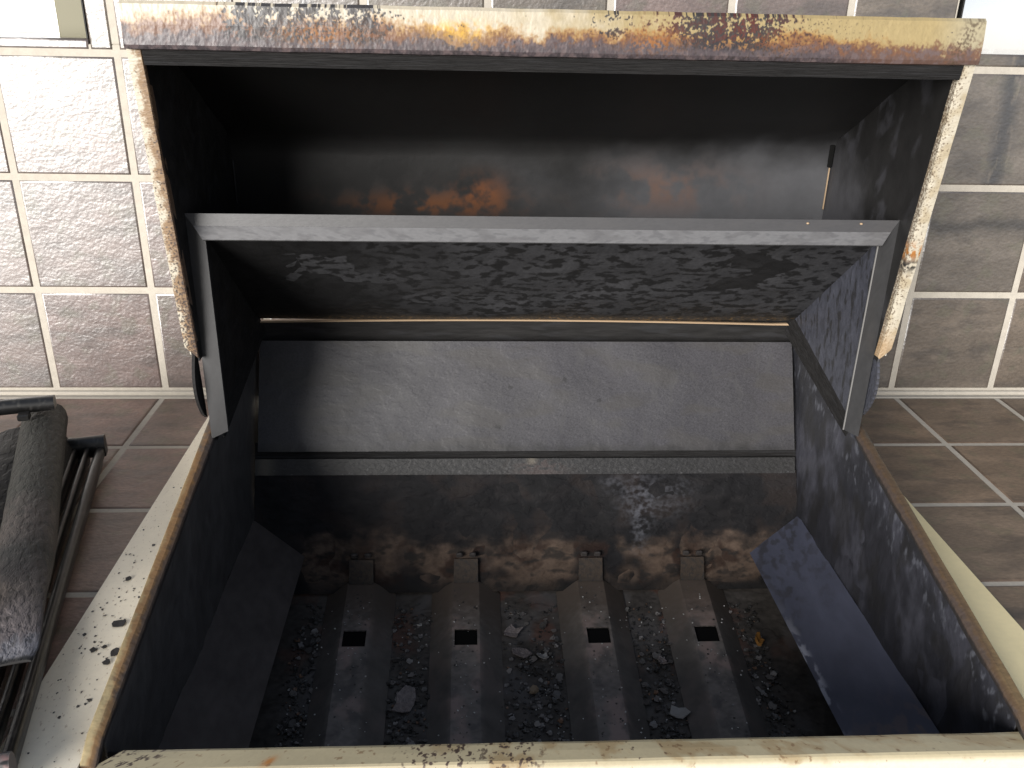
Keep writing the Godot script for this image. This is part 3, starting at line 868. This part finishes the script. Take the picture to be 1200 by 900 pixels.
	for x in [-0.2575, -0.126, 0.0325, 0.1635]:
		column += 1
		st = tool_()
		var z0 := 0.2335
		var z1 := 0.648
		var hw := 0.0165
		var bw := 0.043
		var s0 := 0.3075
		var s1 := 0.3305
		var sw := 0.0135
		st.set_smooth_group(-1)
		var uvz := func(z: float) -> float: return (z - z0) / (z1 - z0)
		for seg in [[z0, s0], [s0, s1], [s1, z1]]:
			var a: float = seg[0]
			var c: float = seg[1]
			for part in ([[-hw, hw]] if seg[0] != s0 else [[-hw, -sw], [sw, hw]]):
				quad(st, Vector3(x + part[0], floor_y(c), c), Vector3(x + part[1], floor_y(c), c), Vector3(x + part[1], floor_y(a), a), Vector3(x + part[0], floor_y(a), a), Vector2((column + 0.5 + part[0] * 9.4) / 4, uvz.call(c)), Vector2((column + 0.5 + part[1] * 9.4) / 4, uvz.call(a)))
		# sloping flanks and the slot's rim
		for o in [-1.0, 1.0]:
			var pts := [Vector3(x + o * hw, floor_y(z1), z1), Vector3(x + o * bw, floor_y(z1) - low + 0.001, z1), Vector3(x + o * bw, floor_y(z0) - low + 0.001, z0), Vector3(x + o * hw, floor_y(z0), z0)]
			if o < 0:
				pts = [pts[1], pts[0], pts[3], pts[2]]
			quad(st, pts[0], pts[1], pts[2], pts[3], Vector2((column + (0.01 if o < 0 else 0.66)) / 4.0, 1), Vector2((column + (0.34 if o < 0 else 0.99)) / 4.0, 0))
			quad(st, Vector3(x + o * sw, floor_y(s1) - 0.0015, s1), Vector3(x + o * sw, floor_y(s0) - 0.0015, s0), Vector3(x + o * sw, floor_y(s0), s0), Vector3(x + o * sw, floor_y(s1), s1))
		quad(st, Vector3(x - sw, floor_y(s0) - 0.0015, s0), Vector3(x + sw, floor_y(s0) - 0.0015, s0), Vector3(x + sw, floor_y(s0), s0), Vector3(x - sw, floor_y(s0), s0))
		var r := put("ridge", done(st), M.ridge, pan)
		# the ridge's end is turned up against the back wall and held by two bolts
		var up := Vector3(0, 0.1378, -0.0645).normalized()
		var foot := Vector3(x, floor_y(0.2345) + 0.001, 0.2350) + Vector3(0, 0.0, 0.0022)
		put("end_tab", sheet_mesh(foot + Vector3(-0.0155, 0, 0), foot + Vector3(0.0155, 0, 0), foot + Vector3(0.0150, 0, 0) + up * 0.030, foot + Vector3(-0.0150, 0, 0) + up * 0.030, 0.0015), M.tab, r)
		for o in [-0.0085, 0.0085]:
			put("bolt", block_mesh(Vector3(-0.0042, -0.0032, -0.002), Vector3(0.0042, 0.0032, 0.0025), 0.0012), M.bolt, r, foot + up * 0.036 + Vector3(o, 0, 0.0012))
		put("slot", sheet_mesh(Vector3(x - sw - 0.001, floor_y(s1) - 0.003, s1 + 0.001), Vector3(x + sw + 0.001, floor_y(s1) - 0.003, s1 + 0.001), Vector3(x + sw + 0.001, floor_y(s0) - 0.003, s0 - 0.001), Vector3(x - sw - 0.001, floor_y(s0) - 0.003, s0 - 0.001), 0.006), M.dark, r)  # near-black sheet put in for the shade inside the slot

	rear_hood(b)
	lid(b)

func flip_u(m: ArrayMesh) -> ArrayMesh:
	var a := m.surface_get_arrays(0)
	var uv: PackedVector2Array = a[Mesh.ARRAY_TEX_UV]
	for k in uv.size():
		uv[k].x = 1.0 - uv[k].x
	a[Mesh.ARRAY_TEX_UV] = uv
	var out := ArrayMesh.new()
	out.add_surface_from_arrays(Mesh.PRIMITIVE_TRIANGLES, a)
	return out

func rear_hood(b: Node3D) -> void:
	# the fixed hood at the back: a leaning roof panel, two gussets and a pale frame round its mouth
	var h := put("rear_hood", sheet_mesh(Vector3(XL + 0.001, 0.1425, 0.0905), Vector3(XR - 0.001, 0.1425, 0.0905), Vector3(0.290, 0.303, 0.312), Vector3(-0.380, 0.303, 0.312), 0.0015, 50, 16, 0.006, 8.0), M.hood_panel, b)
	for s in [0, 1]:
		var xb: float = XL + 0.0035 if s == 0 else XR - 0.0035
		var xt := -0.3765 if s == 0 else 0.2865
		var st := tool_()
		var p := Vector3(xb, 0.152, 0.087)
		var q := Vector3(xb, rim_y(0.312) - 0.008, 0.3135)
		var p2 := Vector3(xb, rim_y(0.087) - 0.009, 0.087)
		var r := Vector3(xt, 0.307, 0.3135)
		var o := Vector3(-0.0015 if s == 0 else 0.0015, 0, 0)
		st.set_smooth_group(-1)
		for side in [Vector3.ZERO, o]:
			v(st, p + side, Vector2(0, 0.72)); v(st, r + side, Vector2(1, 0)); v(st, q + side, Vector2(1, 1))
			v(st, p + side, Vector2(0, 0.72)); v(st, q + side, Vector2(1, 1)); v(st, p2 + side, Vector2(0, 0.8))
		put("gusset", done(st), M.gusset if s == 1 else M.soot, h)  # shaded left gusset black, lit right one blue-grey: light painted in
		var i_ := 1.0 if s == 0 else -1.0
		var e0 := Vector3(xb - i_ * 0.001, rim_y(0.088) + 0.014, 0.088)
		var e1 := Vector3(xb - i_ * 0.001, rim_y(0.306) + 0.009, 0.306)
		var l0 := Vector3(xb + i_ * 0.0085, rim_y(0.090) - 0.012, 0.090)
		var l1 := Vector3(xb + i_ * 0.0060, rim_y(0.304) - 0.010, 0.304)
		put("hood_ledge", sheet_mesh(l1, l0, e0, e1, 0.0015, 16, 2, 0.003, 5.0) if s == 0 else sheet_mesh(l0, l1, e1, e0, 0.0015, 16, 2, 0.003, 9.0), M.soot, h)
		# leg of the frame, mitred at the top, pointed at the foot
		st = tool_()
		var ox: float = -0.3945 if s == 0 else 0.3045
		var ix: float = -0.3765 if s == 0 else 0.2865
		var foot := rim_y(0.314) + (0.002)
		var A := Vector3(ox, foot - 0.006, 0.3145)
		var B := Vector3(ix, foot + 0.003, 0.3145)
		var C := Vector3(ix, 0.302, 0.3150)
		var D := Vector3(ox, 0.3255, 0.3130)
		if s == 0:
			sheet(st, A, B, C, D, 0.003)
		else:
			sheet(st, B, A, D, C, 0.003)
		var leg := put("frame_leg", done(st), M.frame_leg, h)
		if s == 1:
			put("leg_highlight", sheet_mesh(B + Vector3(-0.0008, 0, 0.0004), B + Vector3(0.0004, 0, 0.0004), C + Vector3(0.0004, 0, 0.0004), C + Vector3(-0.0008, 0, 0.0004), 0.001), M.edge_glint, leg)  # pale strip painting the highlight along the leg's inner edge
		# rounded hinge lug beside the leg
		var lug := PackedVector2Array()
		for k in 15:
			var t := k / 14.0
			lug.append(Vector2(0.302 + 0.025 * pow(sin(PI * clampf(t * 0.94 + 0.0, 0, 1)), 0.7), lerpf(0.105, 0.190, t)))
		put("hinge_lug", side_plate(lug, -0.400 if s == 0 else 0.3065, -0.003 if s == 0 else 0.003), M.soot if s == 0 else M.gusset, h)  # left lug black as shaded, right one blue-grey as lit, by colour
	var y0 := 0.3250
	var y1 := 0.3135
	var y2 := 0.3018
	var bar_ := put("frame_bar", sheet_mesh(Vector3(-0.3865, y1, 0.3155), Vector3(0.2965, y1, 0.3155), Vector3(0.3045, y0, 0.3135), Vector3(-0.3945, y0, 0.3135), 0.003), M.frame_top, h)
	for x in [0.2115, 0.2655]:
		var sc := SphereMesh.new()
		sc.radius = 0.0016
		sc.height = 0.0022
		sc.radial_segments = 10
		sc.rings = 5
		put("screw", sc, M.steel_and_gap_light, bar_, Vector3(x, 0.3215, 0.3145))
	put("frame_bevel", sheet_mesh(Vector3(-0.3770, y2, 0.3225), Vector3(0.2870, y2, 0.3225), Vector3(0.2965, y1, 0.3157), Vector3(-0.3865, y1, 0.3157), 0.003), M.frame, bar_)

func lid(b: Node3D) -> void:
	var L := Node3D.new()
	L.name = "lid"
	b.add_child(L, true)
	# inside skin: back, then the curve up to the lip
	var prof := [Vector2(0.205, 0.119), Vector2(0.26, 0.121), Vector2(0.352, 0.1235), Vector2(0.368, 0.126), Vector2(0.379, 0.134), Vector2(0.408, 0.190), Vector2(0.4365, 0.240), Vector2(0.4575, 0.283), Vector2(0.4655, 0.315), Vector2(0.4700, 0.345), Vector2(0.4725, 0.366)]
	var st := tool_()
	var rows := []
	for p in prof:
		var row := []
		for k in 25:
			var x := lerpf(XL - 0.001, XR + 0.001, k / 24.0)
			row.append(Vector3(x, p.x + 0.002 * f1(x * 6, p.y * 9), p.y + 0.003 * f1(x * 5 + 3, p.x * 8)))
		rows.append(row)
	# rows run up, so u follows the height: turn the map so that u follows the width
	loft(st, rows)
	var m := done(st)
	var a := m.surface_get_arrays(0)
	var uv: PackedVector2Array = a[Mesh.ARRAY_TEX_UV]
	for k in uv.size():
		uv[k] = Vector2(uv[k].y, 1.0 - (a[Mesh.ARRAY_VERTEX][k].y - 0.205) / 0.2675)
	a[Mesh.ARRAY_TEX_UV] = uv
	var skin := ArrayMesh.new()
	skin.add_surface_from_arrays(Mesh.PRIMITIVE_TRIANGLES, a)
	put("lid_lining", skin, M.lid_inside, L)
	for s in [0, 1]:
		var x: float = XL + 0.0015 if s == 0 else XR - 0.0015
		put("corner_seam", block_mesh(Vector3(x - 0.0006, 0.296, 0.1235), Vector3(x + 0.0006, 0.345, 0.1255), 0.0002), M.steel_and_gap_light if s == 1 else M.frame_leg, L)
	put("corner_gap", block_mesh(Vector3(XR - 0.0060, 0.346, 0.1265), Vector3(XR - 0.0005, 0.372, 0.1300), 0.001), M.dark, L)
	# outer shell, a little behind the lining
	st = tool_()
	rows = []
	for p in [Vector2(0.204, 0.108), Vector2(0.30, 0.110), Vector2(0.372, 0.114), Vector2(0.388, 0.124), Vector2(0.417, 0.182), Vector2(0.447, 0.234), Vector2(0.470, 0.279), Vector2(0.485, 0.320), Vector2(0.500, 0.352), Vector2(0.5095, 0.3685)]:
		rows.append([Vector3(XL - 0.010, p.x, p.y), Vector3(XR + 0.010, p.x, p.y)])
	loft(st, rows)
	put("lid_shell", done(st), M.enamel, L)
	# outer skins of the lid's two ends
	var skin_poly := PackedVector2Array([Vector2(0.322, 0.184), Vector2(0.3665, 0.474), Vector2(0.3685, 0.5090), Vector2(0.352, 0.4995), Vector2(0.320, 0.4845), Vector2(0.279, 0.4695), Vector2(0.234, 0.4465), Vector2(0.182, 0.4165), Vector2(0.124, 0.3875), Vector2(0.114, 0.3715), Vector2(0.108, 0.204), Vector2(0.21, 0.186)])
	for s in [0, 1]:
		put("lid_end", side_plate(skin_poly, XL - 0.0100 if s == 0 else XR + 0.0085, 0.0012), M.enamel, L)
	# sides
	var poly := PackedVector2Array([Vector2(0.324, 0.178), Vector2(0.366, 0.4725)])
	for k in range(prof.size() - 2, -1, -1):
		poly.append(Vector2(prof[k].y, prof[k].x))
	poly.append(Vector2(0.22, 0.185))
	put("lid_side", side_plate(poly, XL - 0.0005, -0.0015), M.soot, L)
	put("lid_side", side_plate(poly, XR + 0.0005, 0.0015), M.lid_side, L)  # lit right side greyer than the shaded left: light painted in
	# the lip that faces the cook when the lid is up, and its dark return
	st = tool_()
	rows = []
	for k in 41:
		var t := k / 40.0
		var row := []
		for p in [Vector3(0.5095, 0.3690, 0), Vector3(0.5110, 0.3725, 0), Vector3(0.5085, 0.3752, 0), Vector3(0.4930, 0.3770, 0), Vector3(0.4775, 0.3772, 0), Vector3(0.4742, 0.3762, 0), Vector3(0.4732, 0.3735, 1)]:
			var x := lerpf(-0.4055, 0.3150, t) if p.z == 0 else lerpf(-0.3945, 0.3035, t)
			row.append(Vector3(x, p.x + 0.0005 * f1(x * 20, 3), p.y + 0.0006 * f1(x * 9, p.x * 30)))
		rows.append(row)
	loft(st, rows, false, false, true, true)
	put("lid_lip", done(st), M.lip, L)
	put("lip_return", sheet_mesh(Vector3(XL, 0.4615, 0.371), Vector3(XR, 0.4615, 0.371), Vector3(XR, 0.4735, 0.3735), Vector3(XL, 0.4735, 0.3735), 0.0015), M.soot, L)
	# rolled edges down both sides
	for s in [0, 1]:
		st = tool_()
		rows = []
		var xo: float = -0.4060 if s == 0 else 0.3155
		var xi: float = -0.3935 if s == 0 else 0.3040
		for k in 25:
			var t := k / 24.0
			var y := lerpf(0.4770, 0.182, t)
			var z := lerpf(0.3725, 0.3260, t)
			var w := 1.0
			var xa := lerpf(xi, xo, w)
			var cut := 0.0 if k < 24 else 0.010
			var row := [Vector3(xa, y + cut, z - 0.012), Vector3(xa, y + cut, z - 0.0006), Vector3(lerpf(xi, xa, 0.95), y + cut, z + 0.0002), Vector3(lerpf(xi, xa, 0.5), y + cut * 0.5, z + 0.0004), Vector3(lerpf(xi, xa, 0.06), y, z + 0.0002), Vector3(xi, y, z - 0.0010), Vector3(xi, y, z - 0.010)]
			for q in row.size():
				row[q] += Vector3(0.0006 * f1(y * 25, s * 7 + q * 0.4), 0.0025 * f2(q * 3.0, s * 5.0) * (1 if k == 24 else 0), 0.0004 * f2(y * 40, q))
			if s == 1:
				row.reverse()
			rows.append(row)
		loft(st, rows, false, false, true, true)
		put("lid_edge", done(st), M.trim_left if s == 0 else M.trim_right, L)

# ---------------------------------------------------------------- what lies on the ledge at the left
func bar(st: SurfaceTool, a: Vector3, b: Vector3, w: float, h: float) -> void:
	# a cast bar from a to b, rounded on top
	var d := (b - a).normalized()
	var s := d.cross(Vector3.UP).normalized() * w * 0.5
	var rows := []
	var n := 9
	for k in n:
		var p := a.lerp(b, k / float(n - 1))
		var j := 1.0 + 0.10 * f1(p.x * 60 + p.z * 50, w * 300)
		rows.append([p - s * j, p - s * j + Vector3(0, h * 0.65, 0), p - s * 0.62 * j + Vector3(0, h * 0.92 * j, 0), p + Vector3(0, h * j, 0), p + s * 0.62 * j + Vector3(0, h * 0.92 * j, 0), p + s * j + Vector3(0, h * 0.65, 0), p + s * j])
	loft(st, rows, true, true)

func grate(called: String, label: String, at: Vector3, turn: float, width: float, length: float, bars: int, stub := 0.0, tall := 0.024) -> Node3D:
	var g := thing(called, label, "grill grate", "cast grill grates stacked on the ledge", at, turn)
	for e in [-1.0, 1.0]:
		var st := tool_()
		bar(st, Vector3(-width / 2, 0.004, e * length / 2), Vector3(width / 2, 0.004, e * length / 2), 0.016, tall)
		put("end_bar", done(st), M.iron_lit if e > 0 else M.iron, g)  # near end bar paler: the light on it is in its colour
	for k in bars:
		var x := lerpf(-width / 2 + 0.006, width / 2 - 0.006 - stub, k / float(bars - 1))
		var st := tool_()
		bar(st, Vector3(x, 0.006, -length / 2 + 0.006), Vector3(x, 0.006, length / 2 - 0.006), 0.0068 if k > 0 and k < bars - 1 else 0.010, minf(0.020, 0.5 * tall))
		put("bar", done(st), M.iron, g)
	for k in [-1.0, 1.0]:
		for e in [-1.0, 1.0]:
			var c := Vector3(k * width * 0.4, 0.0, e * (length / 2 - 0.016))
			put("foot", block_mesh(c - Vector3(0.006, 0, 0.006), c + Vector3(0.006, 0.007, 0.006), 0.001), M.iron, g)
	return g

func heat_plate(called: String, label: String, p0: Vector3, p1: Vector3, w0: float, w1: float, mat: Material) -> void:
	# a bent metal heat plate from p0 (far end) to p1 (near end): an arched strip that flattens into a tongue at the near end
	var at := (p0 + p1) / 2
	at.y = minf(p0.y, p1.y) - 0.02
	var h := thing(called, label, "heat plate", "", at)
	var st := tool_()
	var d := (p1 - p0).normalized()
	var s := d.cross(Vector3.UP).normalized() * -1.0
	var rows := []
	var n := 33
	for k in n:
		var t := k / float(n - 1)
		var c := p0.lerp(p1, t) - at
		var hw := lerpf(w0, w1, t) * 0.5
		if t > 0.93: hw *= lerpf(0.80, 1.0, sqrt(maxf(0.0, 1.0 - pow((t - 0.93) / 0.07, 2))))
		var rise := hw * lerpf(1.0, 0.16, ss(0.60, 0.9, t))
		var row := []
		for q in 11:
			var a := PI * q / 10.0
			var x := -cos(a) * hw
			var y := pow(sin(a), 0.75) * rise
			row.append(c + s * x + Vector3(0, y - rise + 0.0009 * f1(t * 22, q * 0.7) + 0.001 * f2(t * 60, q * 1.3), 0))
		for q in 11:
			var a := PI * (10 - q) / 10.0
			row.append(c + s * (-cos(a) * (hw - 0.0015)) + Vector3(0, pow(sin(a), 0.75) * (rise - 0.0015) - rise - 0.0003, 0))
		rows.append(row)
	loft(st, rows, true, true)
	var mesh := done(st)
	# the map's v covers the outer side only
	var a2 := mesh.surface_get_arrays(0)
	var uv: PackedVector2Array = a2[Mesh.ARRAY_TEX_UV]
	for k in uv.size():
		uv[k].y = fmod(uv[k].y * 2.0, 1.0)
	a2[Mesh.ARRAY_TEX_UV] = uv
	var out := ArrayMesh.new()
	out.add_surface_from_arrays(Mesh.PRIMITIVE_TRIANGLES, a2)
	put("plate", out, mat, h)

func grates() -> void:
	var turn := 0.235
	var zd := Vector3(sin(turn), 0, cos(turn))
	var xd := Vector3(cos(turn), 0, -sin(turn))
	var right_far := Vector3(-0.558, 0.0, 0.196)
	grate("grill_grate", "black cast-iron grill grate lying lowest in the stack, its edge over the pale flange", right_far + zd * 0.255 - xd * 0.118 + Vector3(0, 0.004, 0), turn, 0.236, 0.505, 17)
	heat_plate("heat_plate", "flat dark soot-black heat plate under the rust-brown one", Vector3(-0.640, 0.052, 0.215), Vector3(-0.560, 0.050, 0.56), 0.105, 0.105, M.tamer_dark)
	heat_plate("heat_plate", "arched rust-brown heat plate with an ash-grey near end, on top of the stack", Vector3(-0.6145, 0.082, 0.212), Vector3(-0.452, 0.080, 0.655), 0.047, 0.047, M.tamer)
	var up := grate("grill_grate", "black cast grate whose end bar lies across the far end of the heat plate", Vector3(-0.587, 0.0835, 0.238) - Vector3(cos(0.27), 0, -sin(0.27)) * 0.15 + Vector3(sin(0.27), 0, cos(0.27)) * 0.17, 0.27, 0.30, 0.34, 6, 0.085, 0.014)
	up.rotation.x = 0.0

func debris() -> void:
	var k := 0
	# peeled flakes on the firebox floor
	for e in [[-0.194, 0.393, 0.015, "large pale grey peeled flake, branched, between the left pair of slotted ridges", "flake"], [-0.061, 0.330, 0.011, "pinkish grey flake just in front of the middle trough's start", "flake"], [-0.034, 0.336, 0.006, "small whitish flake beside the pinkish one in the middle trough", "flake_pale"], [-0.049, 0.382, 0.007, "buff crumb-like flake lying alone in the middle trough", "flake_buff"], [0.112, 0.413, 0.010, "pale curled flake between the two right-hand ridges", "flake_pale"], [-0.070, 0.299, 0.010, "dull grey flake at the upper end of the middle trough", "flake"], [0.227, 0.320, 0.007, "orange rusty lump beside the right angled plate", "flake_orange"], [0.105, 0.345, 0.006, "small grey flake high between the right-hand ridges", "flake"]]:
		k += 1
		var low: float = 0.0165
		var o := put("peeled_flake", chip(e[2], 0.0012 if e[4] != "flake_orange" else 0.005, 0.0025, 40 + k), M[e[4]], self, Vector3(e[0], floor_y(e[1]) - low, e[1]))
		o.rotation = Vector3(0.19, k * 1.1, 0.05)
		tag(o, e[3], "flake", "peeled flakes on the firebox floor")
	# larger soot flakes on the pale flange
	for e in [[-0.432, 0.515, 0.0062, "largest round black soot flake on the left flange"], [-0.422, 0.553, 0.0048, "black soot flake on the flange nearest the rusty rim"], [-0.424, 0.566, 0.0036, "black soot flake just in front of the one nearest the rim"], [-0.433, 0.546, 0.0028, "small black soot flake behind the pair near the rim"], [-0.441, 0.550, 0.0034, "black soot flake nearest the grill grates"], [-0.447, 0.449, 0.0034, "faint grey soot flake farthest up the flange"]]:
		k += 1
		var o := put("soot_flake", chip(e[2], 0.0008, 0.0003, 70 + k, 1.1), M.soot_flake, self, Vector3(e[0], 0.0036, e[1]))
		o.rotation.y = k * 1.7
		tag(o, e[3], "flake", "soot flakes on the left flange")
	# tiny specks on the flange
	var specks := []
	for q in 120:
		var z := clampf(rng.randfn(0.50, 0.09), 0.2, 0.69)
		specks.append([Vector3(rng.randf_range(-0.464, -0.405), 0.0036, z), rng.randf_range(0.0004, 0.0013) * (1.0 if rng.randf() < 0.9 else 1.6), Color(0.04, 0.036, 0.034)])
	scatter("soot_specks", "tiny black soot specks scattered over the left flange", specks, 0.5)
	# ash and grit in the troughs
	var grit := []
	for q in 5200:
		var z := rng.randf_range(0.25, 0.60)
		var trough: Array = [[-0.315, 0.016], [-0.192, 0.026], [-0.047, 0.034], [0.098, 0.024], [0.222, 0.018]][rng.randi() % 5]
		var x: float = rng.randfn(trough[0], trough[1] * 0.62)
		if absf(x - trough[0]) > trough[1] * 1.25:
			continue
		if f1(x * 40, z * 22) < rng.randf_range(-0.45, 0.2) - (z - 0.40) * 1.2:
			continue
		var g: float = pow(rng.randf(), 5.0) * 0.34 + 0.022
		if rng.randf() < 0.75: g = rng.randf_range(0.018, 0.05)
		var c := Color(g, g * 0.97, g * 0.93)
		if rng.randf() < 0.06: c = Color(0.14, 0.08, 0.05)
		grit.append([Vector3(x, floor_y(z) - 0.0185, z), rng.randf_range(0.0006, 0.0019) * (1.0 if rng.randf() < 0.93 else 1.9), c])
	for q in 900: # bigger scales and crumbs
		var z := rng.randf_range(0.26, 0.60)
		var trough: Array = [[-0.315, 0.014], [-0.192, 0.024], [-0.047, 0.032], [-0.047, 0.032], [0.098, 0.022], [0.222, 0.016]][rng.randi() % 6]
		if f2(trough[0] * 30, z * 16) < rng.randf_range(-0.3, 0.35) - (z - 0.38):
			continue
		var g: float = 0.03 + 0.17 * pow(rng.randf(), 2.5)
		grit.append([Vector3(trough[0] + rng.randf_range(-1, 1) * trough[1], floor_y(z) - 0.0180, z), rng.randf_range(0.0016, 0.0034), Color(g, g * 0.93, g * 0.90)])
	for q in 260: # bright specks
		var z := rng.randf_range(0.26, 0.60)
		var x := rng.randf_range(-0.33, 0.235)
		var near := 1.0
		for rx in [-0.2575, -0.126, 0.0325, 0.1635]:
			near = minf(near, absf(x - rx))
		grit.append([Vector3(x, floor_y(z) - (0.0175 if near > 0.043 else clampf((near - 0.0165) / 0.0265, 0, 1) * 0.018) + 0.0004, z), rng.randf_range(0.0005, 0.0011), Color(0.45, 0.44, 0.42)])
	for q in 420: # sparse grit on the ridges and flanks
		var z := rng.randf_range(0.245, 0.60)
		var x: float = [-0.2575, -0.126, 0.0325, 0.1635][rng.randi() % 4] + rng.randf_range(-0.0155, 0.0155)
		if absf(z - 0.3185) < 0.014:
			continue
		var g: float = pow(rng.randf(), 3.0) * 0.25 + 0.025
		grit.append([Vector3(x, floor_y(z) + 0.0002, z), rng.randf_range(0.0004, 0.0013), Color(g, g * 0.95, g * 0.92)])
	var scale_ := []
	for q in 210:
		var z := rng.randf_range(0.27, 0.60)
		var trough: Array = [[-0.315, 0.014], [-0.192, 0.024], [-0.047, 0.032], [-0.047, 0.030], [0.098, 0.022], [0.222, 0.016]][rng.randi() % 6]
		var g: float = 0.04 + 0.16 * pow(rng.randf(), 2.0)
		scale_.append([Vector3(trough[0] + rng.randf_range(-1, 1) * trough[1], floor_y(z) - 0.0172, z), rng.randf_range(0.0022, 0.0055), Color(g, g * 0.92, g * 0.88)])
	scatter("scale_flakes", "thin grey flakes of burnt scale strewn over the grit in the firebox", scale_, 0.16)
	scatter("ash_grit", "grey ash and grit lying in the troughs of the firebox floor", grit, 0.8)

func scatter(called: String, label: String, spots: Array, flat: float) -> void:
	var mm := MultiMesh.new()
	mm.transform_format = MultiMesh.TRANSFORM_3D
	mm.use_colors = true
	mm.mesh = chip(1.0, 0.5 * flat, 0.05, 3, 1.2)
	mm.instance_count = spots.size()
	for q in spots.size():
		var s: float = spots[q][1]
		mm.set_instance_transform(q, Transform3D(Basis.from_euler(Vector3(rng.randf_range(-0.4, 0.4), rng.randf() * TAU, rng.randf_range(-0.4, 0.4))).scaled(Vector3.ONE * s), spots[q][0]))
		mm.set_instance_color(q, spots[q][2])
	var o := MultiMeshInstance3D.new()
	o.name = called
	o.multimesh = mm
	o.material_override = M.crumb
	add_child(o, true)
	o.set_meta("kind", "stuff")
	tag(o, label, "ash")
